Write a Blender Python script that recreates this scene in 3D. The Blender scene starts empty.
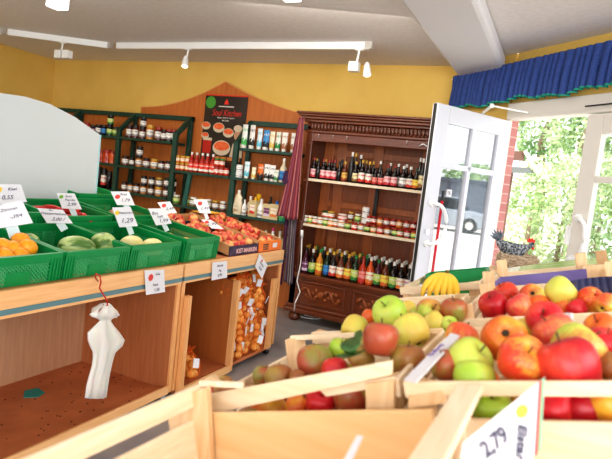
import bpy, bmesh, math, random
from mathutils import Vector, Matrix
R = random.Random(7)
C = bpy.context.scene.collection
PI = math.pi
V = Vector

# ------------------------------------------------------------------ camera
F = 543.15
_mx = V((-1176, 184.5, -F)).normalized(); _yy = V((254, 20, -F)).normalized()
AX = -_mx; AY = (_yy - AX * _yy.dot(AX)).normalized(); AZ = AX.cross(AY)
EYE = V((0, 0, 1.35))
def ray(u, v):
    c = V((u - 306, 229.5 - v, -F)); return V((AX.dot(c), AY.dot(c), AZ.dot(c)))
def on_z(u, v, z): d = ray(u, v); return EYE + d * ((z - EYE.z) / d.z)
def on_y(u, v, y): d = ray(u, v); return EYE + d * (y / d.y)
def on_x(u, v, x): d = ray(u, v); return EYE + d * (x / d.x)
def on_d(u, v, D): return EYE + ray(u, v) * (D / F)
def cam_setup():
    cd = bpy.data.cameras.new('camera'); co = bpy.data.objects.new('camera', cd); C.objects.link(co)
    m = Matrix((AX, AY, AZ)).to_4x4()
    m.translation = EYE; co.matrix_world = m
    cd.sensor_width = 36; cd.lens = F / 612 * 36; cd.clip_start = .02; cd.clip_end = 200
    cd.dof.use_dof = True; cd.dof.focus_distance = 2.9; cd.dof.aperture_fstop = 6.2
    bpy.context.scene.camera = co
cam_setup()

# ------------------------------------------------------------------ materials
MC = {}
def mat(name, col, rough=.5, metal=0, col2=None, scale=8, stretch=(1, 1, 1), bump=0, emit=0, trans=0, alpha=1, spec=.5, detail=4, contrast=(.35, .65), coat=0, sss=0):
    if name in MC: return MC[name]
    m = bpy.data.materials.new(name); m.use_nodes = True; nt = m.node_tree; b = nt.nodes['Principled BSDF']
    b.inputs['Roughness'].default_value = rough; b.inputs['Metallic'].default_value = metal
    b.inputs['Specular IOR Level'].default_value = spec
    b.inputs['Base Color'].default_value = (*col, 1)
    b.inputs['Coat Weight'].default_value = coat
    if sss: b.inputs['Subsurface Weight'].default_value = sss; b.inputs['Subsurface Scale'].default_value = .02
    if trans: b.inputs['Transmission Weight'].default_value = trans
    if emit: b.inputs['Emission Color'].default_value = (*col, 1); b.inputs['Emission Strength'].default_value = emit
    if col2 or bump:
        tc = nt.nodes.new('ShaderNodeTexCoord'); mp = nt.nodes.new('ShaderNodeMapping'); nz = nt.nodes.new('ShaderNodeTexNoise')
        mp.inputs['Scale'].default_value = stretch; nz.inputs['Scale'].default_value = scale; nz.inputs['Detail'].default_value = detail
        nt.links.new(tc.outputs['Object'], mp.inputs[0]); nt.links.new(mp.outputs[0], nz.inputs['Vector'])
        if col2:
            cr = nt.nodes.new('ShaderNodeValToRGB'); cr.color_ramp.elements[0].color = (*col, 1); cr.color_ramp.elements[1].color = (*col2, 1)
            cr.color_ramp.elements[0].position, cr.color_ramp.elements[1].position = contrast
            nt.links.new(nz.outputs['Fac'], cr.inputs[0]); nt.links.new(cr.outputs[0], b.inputs['Base Color'])
        if bump:
            bp = nt.nodes.new('ShaderNodeBump'); bp.inputs['Strength'].default_value = bump; bp.inputs['Distance'].default_value = .01
            nt.links.new(nz.outputs['Fac'], bp.inputs['Height']); nt.links.new(bp.outputs[0], b.inputs['Normal'])
    MC[name] = m; return m
def s2l(r, g, b):
    f = lambda c: (c / 255 / 12.92) if c / 255 <= .04045 else ((c / 255 + .055) / 1.055) ** 2.4
    return (f(r), f(g), f(b))
def wood(name, c1, c2, axis='x', rough=.5, scale=6, bump=.1, coat=0):
    st = {'x': (1, 14, 14), 'y': (14, 1, 14), 'z': (14, 14, 1)}[axis]
    return mat(name, s2l(*c1), rough, col2=s2l(*c2), scale=scale, stretch=st, bump=bump, contrast=(.3, .7), coat=coat)
YEL = mat('yellow_paint', s2l(226, 188, 98), .85, col2=s2l(232, 196, 108), scale=3, bump=.04)
CEIL = mat('ceiling_plaster', s2l(226, 219, 214), .9, col2=s2l(232, 226, 222), scale=25, bump=.03)
BEAM = mat('beam_plaster', s2l(222, 220, 222), .8)
FLR = mat('floor_vinyl', s2l(128, 128, 134), .32, col2=s2l(160, 154, 150), scale=3, detail=8, bump=.02)
WPVC = mat('white_frame', s2l(220, 222, 230), .35)
CREAM = mat('cream_frame', s2l(220, 214, 204), .45)
SEAL = mat('rubber_seal', s2l(45, 45, 42), .6)
GREENP = mat('green_paint', s2l(24, 62, 52), .45, col2=s2l(30, 74, 62), scale=12)
GREENL = mat('green_paint_light', s2l(34, 92, 84), .4)
OAK_Z = wood('beech_upright', (196, 120, 66), (214, 140, 84), 'z', .45, 4)
BACKB = wood('backboard_veneer', (186, 104, 46), (204, 122, 58), 'z', .5, 4, .03)
RACK_E = wood('rack_edge', (228, 172, 116), (240, 190, 136), 'y', .4, 5, .05)
RACK_Z = wood('rack_edge_z', (224, 160, 100), (238, 180, 122), 'z', .4, 5, .05)
RACK_P = wood('rack_panel', (172, 104, 62), (188, 120, 76), 'z', .5, 4, .05)
RACK_B = wood('rack_back', (186, 142, 110), (200, 158, 124), 'z', .5, 4, .05)
RACK_F = mat('rack_floor', s2l(208, 128, 80), .5, col2=s2l(182, 106, 64), scale=5, detail=8, bump=.05)
PLY = wood('bin_plywood', (170, 96, 44), (184, 108, 52), 'z', .5, 2, .03)
STRIP = mat('blue_strip', s2l(96, 132, 138), .35)
DKW = wood('dark_carved', (92, 44, 22), (124, 62, 30), 'x', .32, 5, .25, coat=.3)
DKZ = wood('dark_upright', (84, 40, 20), (112, 56, 28), 'z', .32, 5, .2, coat=.3)
WARB = wood('wardrobe_pine', (160, 86, 36), (188, 106, 46), 'z', .4, 5, .1, coat=.1)
WARB2 = wood('wardrobe_pine_dark', (128, 66, 28), (156, 84, 38), 'z', .4, 5, .1)
SHW = wood('shelf_lip', (226, 206, 176), (238, 222, 196), 'x', .5, 5)
BLK = mat('black_plastic', s2l(22, 22, 24), .4)
WHT = mat('white_plastic', s2l(242, 242, 240), .35)
PAPER = mat('paper_white', s2l(224, 222, 226), .7)
INK = mat('ink', s2l(72, 70, 92), .7)
CHROME = mat('chrome', (.8, .8, .82), .15, 1)
CRW = wood('crate_wood', (236, 208, 168), (248, 228, 196), 'x', .6, 7, .1)
CRY = wood('crate_wood_y', (236, 210, 174), (250, 232, 204), 'y', .6, 7, .1)
CRP = wood('crate_post', (222, 182, 134), (238, 204, 162), 'z', .6, 7, .1)
CRO = wood('crate_board_warm', (230, 186, 130), (240, 204, 154), 'x', .6, 3, .05)
TBL = wood('table_board', (150, 110, 72), (168, 126, 84), 'x', .6, 4)
def glass(name='clear_glass', tint=(.95, .98, 1), refl=.07):
    if name in MC: return MC[name]
    m = bpy.data.materials.new(name); m.use_nodes = True; nt = m.node_tree; nt.nodes.clear()
    o = nt.nodes.new('ShaderNodeOutputMaterial'); mx = nt.nodes.new('ShaderNodeMixShader'); t = nt.nodes.new('ShaderNodeBsdfTransparent'); g = nt.nodes.new('ShaderNodeBsdfGlossy')
    fr = nt.nodes.new('ShaderNodeValue'); fr.outputs[0].default_value = refl
    t.inputs[0].default_value = (*tint, 1); g.inputs['Roughness'].default_value = .02
    nt.links.new(fr.outputs[0], mx.inputs[0]); nt.links.new(t.outputs[0], mx.inputs[1]); nt.links.new(g.outputs[0], mx.inputs[2]); nt.links.new(mx.outputs[0], o.inputs[0])
    MC[name] = m; return m
GLS = glass()
GLR = glass('door_pane_glass', (.6, .63, .64), .62)
def brick_mat():
    m = bpy.data.materials.new('red_brick'); m.use_nodes = True; nt = m.node_tree; b = nt.nodes['Principled BSDF']
    tc = nt.nodes.new('ShaderNodeTexCoord'); mp = nt.nodes.new('ShaderNodeMapping'); br = nt.nodes.new('ShaderNodeTexBrick')
    mp.inputs['Rotation'].default_value = (PI / 2, 0, 0)
    br.inputs['Color1'].default_value = (*s2l(190, 132, 126), 1); br.inputs['Color2'].default_value = (*s2l(176, 116, 112), 1); br.inputs['Mortar'].default_value = (*s2l(204, 168, 160), 1)
    br.inputs['Scale'].default_value = 1; br.inputs['Brick Width'].default_value = .22; br.inputs['Row Height'].default_value = .075; br.inputs['Mortar Size'].default_value = .005
    nt.links.new(tc.outputs['Object'], mp.inputs[0]); nt.links.new(mp.outputs[0], br.inputs[0]); nt.links.new(br.outputs[0], b.inputs['Base Color'])
    b.inputs['Roughness'].default_value = .9; return m
def stripe_mat(name, cols, freq=1, axis='u'):
    """vertical woven stripes running along the cloth, from its UV map"""
    m = bpy.data.materials.new(name); m.use_nodes = True; nt = m.node_tree; b = nt.nodes['Principled BSDF']
    uv = nt.nodes.new('ShaderNodeUVMap'); sp = nt.nodes.new('ShaderNodeSeparateXYZ'); mu = nt.nodes.new('ShaderNodeMath'); mu.operation = 'MULTIPLY'; mu.inputs[1].default_value = freq
    fr = nt.nodes.new('ShaderNodeMath'); fr.operation = 'FRACT'; cr = nt.nodes.new('ShaderNodeValToRGB'); cr.color_ramp.interpolation = 'CONSTANT'
    while len(cr.color_ramp.elements) < len(cols): cr.color_ramp.elements.new(.5)
    for i, c in enumerate(cols): cr.color_ramp.elements[i].position = i / len(cols); cr.color_ramp.elements[i].color = (*s2l(*c), 1)
    nt.links.new(uv.outputs[0], sp.inputs[0]); nt.links.new(sp.outputs[0 if axis == 'u' else 1], mu.inputs[0]); nt.links.new(mu.outputs[0], fr.inputs[0]); nt.links.new(fr.outputs[0], cr.inputs[0]); nt.links.new(cr.outputs[0], b.inputs['Base Color'])
    b.inputs['Roughness'].default_value = .85; return m
def label_mat(name, base, accent, mid=None):
    """printed paper label: pale field, colour band at the foot, small blotches of print"""
    k = 'lab_' + name
    if k in MC: return MC[k]
    m = bpy.data.materials.new(k); m.use_nodes = True; nt = m.node_tree; b = nt.nodes['Principled BSDF']; b.inputs['Roughness'].default_value = .5
    tc = nt.nodes.new('ShaderNodeTexCoord'); sp = nt.nodes.new('ShaderNodeSeparateXYZ'); nt.links.new(tc.outputs['Generated'], sp.inputs[0])
    nz = nt.nodes.new('ShaderNodeTexNoise'); nz.inputs['Scale'].default_value = 5; nt.links.new(tc.outputs['Generated'], nz.inputs['Vector'])
    ad = nt.nodes.new('ShaderNodeMath'); ad.operation = 'MULTIPLY_ADD'; ad.inputs[1].default_value = .5; nt.links.new(nz.outputs['Fac'], ad.inputs[0]); nt.links.new(sp.outputs[2], ad.inputs[2])
    cr = nt.nodes.new('ShaderNodeValToRGB'); cr.color_ramp.interpolation = 'CONSTANT'
    cs = [(0, accent), (.55, base), (.93, mid or accent), (1.02, base)]
    while len(cr.color_ramp.elements) < 4: cr.color_ramp.elements.new(.5)
    for i, (p, c) in enumerate(cs): cr.color_ramp.elements[i].position = min(p, 1); cr.color_ramp.elements[i].color = (*s2l(*c), 1)
    nt.links.new(ad.outputs[0], cr.inputs[0]); nt.links.new(cr.outputs[0], b.inputs['Base Color'])
    MC[k] = m; return m

# ------------------------------------------------------------------ mesh helpers
def rackmap(p): return V((p[0] * .947, p[1] * .947, 1.35 + (p[2] - 1.35) * .947))
class MB:
    def __init__(s, xf=None): s.bm = bmesh.new(); s.xf = xf
    def hexa(s, p):  # 8 points: bottom loop, top loop
        v = [s.bm.verts.new(q) for q in p]
        for f in ((3, 2, 1, 0), (4, 5, 6, 7), (0, 1, 5, 4), (1, 2, 6, 5), (2, 3, 7, 6), (3, 0, 4, 7)): s.bm.faces.new([v[i] for i in f])
        return s
    def box(s, x0, x1, y0, y1, z0, z1):
        return s.hexa([(x0, y0, z0), (x1, y0, z0), (x1, y1, z0), (x0, y1, z0), (x0, y0, z1), (x1, y0, z1), (x1, y1, z1), (x0, y1, z1)])
    def bar(s, a, b, w, t, up=(0, 0, 1)):
        a, b, up = V(a), V(b), V(up); d = (b - a).normalized(); sd = d.cross(up).normalized(); u = sd.cross(d).normalized()
        o = [(-w / 2, -t / 2), (w / 2, -t / 2), (w / 2, t / 2), (-w / 2, t / 2)]
        return s.hexa([a + sd * i + u * j for i, j in o] + [b + sd * i + u * j for i, j in o])
    def tube(s, pts, r, n=8, cap=True):
        pts = [V(p) for p in pts]; rings = []; rr = r if isinstance(r, (list, tuple)) else [r] * len(pts)
        ref = V((0, 0, 1)) if abs((pts[1] - pts[0]).normalized().z) < .9 else V((1, 0, 0))
        for i, p in enumerate(pts):
            d = (pts[min(i + 1, len(pts) - 1)] - pts[max(i - 1, 0)]).normalized(); sd = d.cross(ref).normalized(); u = sd.cross(d)
            rings.append([s.bm.verts.new(p + (sd * math.cos(2 * PI * k / n) + u * math.sin(2 * PI * k / n)) * rr[i]) for k in range(n)])
        for a, b in zip(rings, rings[1:]):
            for k in range(n): s.bm.faces.new((a[k], a[(k + 1) % n], b[(k + 1) % n], b[k]))
        if cap: s.bm.faces.new(rings[0][::-1]); s.bm.faces.new(rings[-1])
        return s
    def lathe(s, prof, c=(0, 0, 0), n=16, cap=True, sx=1, sy=1):
        c = V(c); rings = []
        for r, z in prof:
            rings.append([s.bm.verts.new(c + V((r * sx * math.cos(2 * PI * k / n), r * sy * math.sin(2 * PI * k / n), z))) for k in range(n)])
        for a, b in zip(rings, rings[1:]):
            for k in range(n): s.bm.faces.new((a[k], a[(k + 1) % n], b[(k + 1) % n], b[k]))
        if cap: s.bm.faces.new(rings[0][::-1]); s.bm.faces.new(rings[-1])
        return s
    def loft(s, loops, cap=True, closed=True):
        rings = [[s.bm.verts.new(p) for p in l] for l in loops]; n = len(rings[0])
        for a, b in zip(rings, rings[1:]):
            for k in range(n if closed else n - 1): s.bm.faces.new((a[k], a[(k + 1) % n], b[(k + 1) % n], b[k]))
        if cap and closed: s.bm.faces.new(rings[0][::-1]); s.bm.faces.new(rings[-1])
        return s
    def prism(s, poly, off):
        off = V(off); a = [s.bm.verts.new(p) for p in poly]; b = [s.bm.verts.new(V(p) + off) for p in poly]; n = len(a)
        s.bm.faces.new(a[::-1]); s.bm.faces.new(b)
        for k in range(n): s.bm.faces.new((a[k], a[(k + 1) % n], b[(k + 1) % n], b[k]))
        return s
    def ball(s, c, r, sc=(1, 1, 1), seg=12, rng=8):
        bmesh.ops.create_uvsphere(s.bm, u_segments=seg, v_segments=rng, radius=r, matrix=Matrix.Translation(V(c)) @ Matrix.Diagonal((*sc, 1))); return s
    def build(s, name, m, parent=None, smooth=False, bevel=0, sub=0):
        bm = s.bm
        if s.xf:
            for v in bm.verts: v.co = s.xf(v.co)
        if parent is not None and not parent.get('_local'):
            off = V(parent['_org']) if '_org' in parent else V((0, 0, 0))
            for v in bm.verts: v.co -= off
        bmesh.ops.recalc_face_normals(bm, faces=bm.faces[:])
        me = bpy.data.meshes.new(name); bm.to_mesh(me); bm.free(); me.materials.append(m)
        o = bpy.data.objects.new(name, me); C.objects.link(o)
        if parent is not None:
            o.parent = parent
            if '_org' in parent: o['_org'] = parent['_org']
        if smooth:
            for p in me.polygons: p.use_smooth = True
        if bevel:
            md = o.modifiers.new('bevel', 'BEVEL'); md.width = bevel; md.segments = 2; md.limit_method = 'ANGLE'
        if sub:
            md = o.modifiers.new('sub', 'SUBSURF'); md.levels = sub; md.render_levels = sub
        return o
def tag(o, label, cat, group=None, kind=None):
    o['label'] = label; o['category'] = cat
    if group: o['group'] = group
    if kind: o['kind'] = kind
    return o
def thing(name, label, cat, loc=(0, 0, 0), group=None, kind=None, local=False):
    o = bpy.data.objects.new(name, None); C.objects.link(o); o.location = loc; o.empty_display_size = .05
    o['_org'] = (0, 0, 0) if local else tuple(loc)
    return tag(o, label, cat, group, kind)
def struct(o, label=None):
    o['kind'] = 'structure'
    if label: o['label'] = label
    return o
def dup(root, loc=None, rot=None, label=None, scale=None):
    r = root.copy(); C.objects.link(r)
    if loc is not None: r.location = loc
    if rot is not None: r.rotation_euler = rot
    if label: r['label'] = label
    if scale: r.scale = scale
    for ch in list(root.children):
        c = ch.copy(); C.objects.link(c); c.parent = r
        for g in ch.children:
            d = g.copy(); C.objects.link(d); d.parent = c
    return r
ORD = 'first second third fourth fifth sixth seventh eighth ninth tenth eleventh twelfth thirteenth fourteenth fifteenth sixteenth seventeenth eighteenth nineteenth twentieth'.split()
def ordn(i): return ORD[i]
def basis(r, u):
    r = V(r).normalized(); n = r.cross(V(u)).normalized(); u = n.cross(r)
    return Matrix((r, u, n)).transposed()
def text(body, size, m, parent, pos, mtx, name='lettering', ax='CENTER', sx=1, shear=0, fat=0):
    cu = bpy.data.curves.new(name, 'FONT'); cu.body = body; cu.size = size; cu.align_x = ax; cu.align_y = 'CENTER'; cu.extrude = .0003; cu.shear = shear; cu.offset = fat
    cu.materials.append(m); o = bpy.data.objects.new(name, cu); C.objects.link(o); o.parent = parent
    off = V(parent['_org']) if '_org' in parent else V((0, 0, 0))
    mm = mtx.to_4x4() @ Matrix.Diagonal((sx, 1, 1, 1)); mm.translation = V(pos) - off; 
    bpy.context.view_layer.update()
    me = bpy.data.meshes.new_from_object(o.evaluated_get(bpy.context.evaluated_depsgraph_get())); bpy.data.objects.remove(o); bpy.data.curves.remove(cu)
    me.name = name; o = bpy.data.objects.new(name, me); C.objects.link(o); o.parent = parent; o.matrix_local = mm
    if not me.materials: me.materials.append(m)
    return o

# ------------------------------------------------------------------ room shell
WC = V((-1.0, 5.05, 0)); WA = math.radians(-41); DW = V((math.cos(WA), math.sin(WA), 0)); NW = V((-DW.y, DW.x, 0))
def wp(s, n, z): return WC + DW * s + NW * n + V((0, 0, z))
def wbox(mb, s0, s1, n0, n1, z0, z1):
    mb.hexa([wp(s0, n0, z0), wp(s1, n0, z0), wp(s1, n1, z0), wp(s0, n1, z0), wp(s0, n0, z1), wp(s1, n0, z1), wp(s1, n1, z1), wp(s0, n1, z1)]); return mb
H = 2.52
wend = wp(6.2, 0, 0)
poly = [(-6.13, -2.2, -.1), (wend.x, -2.2, -.1), (wend.x, wend.y, -.1), (-1.0, 5.05, -.1), (-6.13, 5.05, -.1)]
struct(MB().prism(poly, (0, 0, .1)).build('floor', FLR))
struct(MB().prism([(p[0], p[1], H) for p in poly], (0, 0, .12)).build('ceiling', CEIL))
struct(MB().box(-6.25, -.98, 5.05, 5.2, -.1, H + .1).build('wall_back', YEL))
struct(MB().box(-6.28, -6.13, -2.2, 5.2, -.1, H + .1).build('wall_left', YEL))
w = MB()
T = .12
wbox(w, 0, .06, 0, T, 0, H); wbox(w, .06, .64, 0, T, 0, .25); wbox(w, .06, .64, 0, T, 2.0, H)
wbox(w, .64, .70, 0, .03, 0, H); wbox(w, .715, 2.42, 0, T, 2.06, H); wbox(w, 2.42, 2.7, 0, T, 0, H)
wbox(w, 2.7, 4.7, 0, T, 0, .85); wbox(w, 2.7, 4.7, 0, T, 2.06, H); wbox(w, 4.7, 6.2, 0, T, 0, H)
struct(w.build('wall_right', YEL))
struct(wbox(MB(), .64, .715, .032, .105, 0, 2.3).build('wall_brick', brick_mat()), 'red brick reveal beside the open door')
struct(MB().prism([(-.975, -2.2, 2.4), (-.555, -2.2, 2.4), (-.555, 4.65, 2.4), (-.975, 5.02, 2.4)], (0, 0, H - 2.402)).build('trim_1', BEAM, bevel=.03), 'boxed white ceiling beam')
# window beside the door (behind the open leaf)
w1 = wbox(MB(), .06, .64, .02, .08, 1.96, 2.0); wbox(w1, .06, .64, .02, .08, .25, .3); wbox(w1, .06, .1, .02, .08, .3, 1.96); wbox(w1, .6, .64, .02, .08, .3, 1.96)
w1 = struct(w1.build('window_1', WPVC))
g = struct(wbox(MB(), .1, .6, .045, .055, .3, 1.96).build('window_glass', GLS, w1))
w2 = wbox(MB(), 2.7, 4.7, .02, .08, 2.0, 2.06); wbox(w2, 2.7, 4.7, .02, .08, .85, .91)
for a in (2.7, 3.66, 4.64): wbox(w2, a, a + .06, .02, .08, .91, 2.0)
w2 = struct(w2.build('window_2', WPVC)); struct(wbox(MB(), 2.75, 4.65, .045, .055, .9, 2.0).build('window_glass', GLS, w2))
# door frame
dfm = wbox(MB(), .712, .742, -.02, .012, 0, 2.0); wbox(dfm, 2.38, 2.42, -.02, .07, 0, 2.0); wbox(dfm, .715, 2.42, -.03, .07, 2.0, 2.125)
wbox(dfm, .75, 2.42, -.045, -.03, 2.0, 2.02)
dfm = struct(dfm.build('door_frame', CREAM, bevel=.004), 'cream door frame with a deep lintel')
def leaf(mb_frame, P, L, bottom=.05, top=1.99, st=.11, mun=True):
    """P(s, n, z) -> world; frame, panes"""
    def b(a, c, z0, z1, n0=-.025, n1=.025): mb_frame.hexa([P(a, n0, z0), P(c, n0, z0), P(c, n1, z0), P(a, n1, z0), P(a, n0, z1), P(c, n0, z1), P(c, n1, z1), P(a, n1, z1)])
    b(0, st, bottom, top); b(L - st, L, bottom, top); b(st, L - st, top - .125, top); b(st, L - st, bottom, bottom + .45)
    b(L / 2 - .018, L / 2 + .018, bottom + .45, top - .125); b(st, L - st, 1.55, 1.59)
def dhandle(parent, P, s, z0, z1, out, bulge):
    pts = [P(s + bulge * math.sin(PI * k / 14) ** .8, out * (1 - .25 * abs(math.cos(PI * k / 14))), z1 + (z0 - z1) * (1 - math.cos(PI * k / 14)) / 2) for k in range(15)]
    h = MB().tube([P(s, 0, z1)] + pts + [P(s, 0, z0)], .014, 10).build('door_handle', WHT, parent, smooth=True)
    MB().tube([P(s, 0, z1), P(s, out * .5, z1)], .026, 14).tube([P(s, 0, z0), P(s, out * .5, z0)], .026, 14).build('handle_rose', WHT, h, smooth=False)
# closed leaf
d2r = thing('door_2', 'closed white glazed door leaf with a D-shaped handle', 'door', wp(1.45, 0, 0)); d2r['kind'] = 'structure'; del d2r['category']
PL2 = lambda s, n, z: wp(1.45 + s, n, z)
m2 = MB(); leaf(m2, PL2, .93, st=.125); fr2 = m2.build('door_frame', CREAM, d2r, bevel=.005)
MB().hexa([PL2(.1, -.004, .5), PL2(.83, -.004, .5), PL2(.83, .004, .5), PL2(.1, .004, .5), PL2(.1, -.004, 1.87), PL2(.83, -.004, 1.87), PL2(.83, .004, 1.87), PL2(.1, .004, 1.87)]).build('door_glass', GLS, d2r)
dhandle(d2r, PL2, .06, 1.03, 1.31, -.09, .11)
MB().hexa([PL2(-.012, -.05, 1.12), PL2(.012, -.05, 1.12), PL2(.012, -.02, 1.12), PL2(-.012, -.02, 1.12), PL2(-.012, -.05, 1.25), PL2(.012, -.05, 1.25), PL2(.012, -.02, 1.25), PL2(-.012, -.02, 1.25)]).build('door_latch', WHT, d2r)
# open leaf
HP = V((-.46, 4.58, 0)); FP = V((-.884, 3.848, 0)); DL = (FP - HP).normalized(); NL = V((DL.y, -DL.x, 0))
if NL.dot(V((0, 0, 0)) - HP) < 0: NL = -NL
LL = (FP - HP).length
PL1 = lambda s, n, z: FP - DL * s + NL * n + V((0, 0, z))
d1r = thing('door_1', 'white glazed door leaf swung open into the shop', 'door', HP); d1r['kind'] = 'structure'; del d1r['category']
m1 = MB(); leaf(m1, PL1, LL, st=.13); m1.build('door_frame', WPVC, d1r, bevel=.005)
MB().hexa([PL1(.1, -.004, .5), PL1(LL - .1, -.004, .5), PL1(LL - .1, .004, .5), PL1(.1, .004, .5), PL1(.1, -.004, 1.87), PL1(LL - .1, -.004, 1.87), PL1(LL - .1, .004, 1.87), PL1(.1, .004, 1.87)]).build('door_glass', GLR, d1r)
MB().hexa([PL1(-.004, -.012, .05), PL1(.0, -.012, .05), PL1(.0, .014, .05), PL1(-.004, .014, .05), PL1(-.004, -.012, 1.985), PL1(.0, -.012, 1.985), PL1(.0, .014, 1.985), PL1(-.004, .014, 1.985)]).build('door_seal', SEAL, d1r)
dhandle(d1r, PL1, .06, 1.0, 1.29, .09, .12)
MB().tube([PL1(.05, .02, 1.085), PL1(.05, .04, 1.085)], .02, 14).build('door_lock', CHROME, d1r)
# door closer arm
ca = thing('door_closer_arm', 'white folding closer arm above the open glazed door', 'door closer', wp(.8, -.05, 2.06))
MB().bar(wp(.52, -.1, 2.055), wp(.68, -.16, 2.09), .02, .012).bar(wp(.68, -.16, 2.09), wp(.95, -.045, 2.035), .02, .012).build('arm', WHT, ca)
MB().tube([wp(.68, -.16, 2.075), wp(.68, -.16, 2.105)], .016, 12).build('pivot', WHT, ca)
# cable on lintel
tag(MB().tube([wp(1.44, -.05, 2.045), wp(1.8, -.05, 2.05), wp(2.3, -.05, 2.055)], .005, 6).build('cable', BLK), 'thin dark cable running along the cream lintel beside the door closer', 'cable')

# curtain valance
def valance():
    root = thing('curtain_valance', 'gathered dark blue curtain valance with green hem above the door', 'curtain', wp(.8, -.08, 2.38))
    n = 640; L = 3.4; loops = []
    rr = random.Random(3)
    ph = [0]
    for i in range(n): ph.append(ph[-1] + .50 + .22 * math.sin(i * .13) + rr.random() * .22)
    zt = lambda s: 2.385 + .02 * s
    rows = [(.022, .007), (.0, .009), (-.02, .004), (-.035, .01), (-.09, .018), (-.16, .024), (-.23, .028), (-.262, .03)]
    vs = []; bm = bmesh.new(); hem = bmesh.new(); hv = []
    for i in range(n + 1):
        s = .055 + L * i / n; col = []
        sway = .012 * math.sin(s * 9) + .01 * math.sin(s * 23)
        for dz, amp in rows:
            col.append(bm.verts.new(wp(s + amp * .5 * math.cos(ph[i] * 1.0), -.09 + amp * math.sin(ph[i]) , zt(s) + dz + (sway if dz < -.2 else 0))))
        vs.append(col)
        a = V(col[-1].co); hv.append((hem.verts.new(a + NW * -.001), hem.verts.new(a + V((0, 0, -.012)))))
    for a, b in zip(vs, vs[1:]):
        for k in range(len(rows) - 1): bm.faces.new((a[k], b[k], b[k + 1], a[k + 1]))
    for a, b in zip(hv, hv[1:]): hem.faces.new((a[0], b[0], b[1], a[1]))
    mb = MB(); mb.bm = bm; mb.build('fabric', mat('blue_cotton', s2l(58, 84, 150), .8, col2=s2l(44, 68, 130), scale=90, bump=.1), root, smooth=True)
    mb = MB(); mb.bm = hem; mb.build('hem', mat('green_hem', s2l(28, 150, 120), .7), root, smooth=True)
    MB().tube([wp(.03, -.072, 2.385), wp(3.45, -.072, 2.454)], .007, 8).build('rod', WHT, root)
valance()

# ------------------------------------------------------------------ ceiling lights
for i, (p, lab) in enumerate(((on_z(58, -3, 2.47), 'small square ceiling lamp with glowing translucent block, above the track rail'), (on_z(290, -3, 2.47), 'glowing square ceiling lamp nearest the white beam'))):
    t = thing('ceiling_lamp', lab, 'lamp', (p.x, p.y, H), group='square ceiling lamps')
    MB().box(p.x - .07, p.x + .07, p.y - .07, p.y + .07, 2.475, 2.518).build('housing', mat('lamp_metal', s2l(200, 202, 204), .3), t, bevel=.004)
    MB().box(p.x - .055, p.x + .055, p.y - .055, p.y + .055, 2.39 if i == 0 else 2.455, 2.476).build('diffuser', mat('lamp_glow', (1, 1, 1), .3, emit=2.2), t, bevel=.006)
def rail(a, b, lab):
    t = thing('track_rail', lab, 'track rail', (a[0], a[1], H), group='ceiling track rails')
    MB().bar((a[0], a[1], 2.488), (b[0], b[1], 2.488), .04, .06).build('rail', WHT, t, bevel=.003)
    MB().box(b[0] - .03, b[0] + .03, b[1] - .025, b[1] + .025, 2.462, 2.519).build('end_cap', mat('cap_grey', s2l(190, 184, 176), .5), t)
rail((-5.26, 3.76), (-4.40, 4.26), 'short white ceiling track rail running at a slant')
rail((-6.1, 3.3), (-5.31, 3.73), 'white ceiling track rail piece starting at the yellow side wall')
rail((-4.30, 4.27), (-1.58, 4.26), 'long white ceiling track rail parallel to the back wall')
def spot(p, heads, lab):
    t = thing('track_spotlight', lab, 'spotlight', (p[0], p[1], 2.478), group='track spotlights')
    x, y = p
    MB().box(x - .03, x + .03, y - .015, y + .015, 2.45, 2.477).build('adapter', WHT, t)
    MB().tube([(x, y, 2.45), (x - .01, y, 2.36)], .009, 8).build('stem', WHT, t)
    for (dx, dz, kind) in heads:
        if kind == 'box':
            MB().box(x + dx - .042, x + dx + .042, y - .03, y + .04, 2.28 + dz, 2.36 + dz).build('transformer', WHT, t, bevel=.006)
        else:
            a = V((x + dx, y, 2.37 + dz)); d = V((.25, -.35, -1)).normalized()
            h = MB().tube([a, a + d * .03, a + d * .11], [.016, .026, .034], 14).build('head', WHT, t, smooth=False)
            MB().tube([a + d * .105, a + d * .114], .027, 14).build('lens', mat('lens_glow', (1, .95, .85), .2, emit=1.2), h)
spot((-4.80, 4.03), [(-.04, .02, 'box'), (.07, .02, 'box')], 'twin white track spotlight on the slanted rail')
spot((-3.40, 4.27), [(-.02, .02, 'head')], 'single slim white spotlight near the start of the long track rail')
spot((-1.66, 4.26), [(-.03, 0, 'box'), (.08, -.02, 'head')], 'white spotlight with square box at the end of the track rail above the wardrobe')

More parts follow.
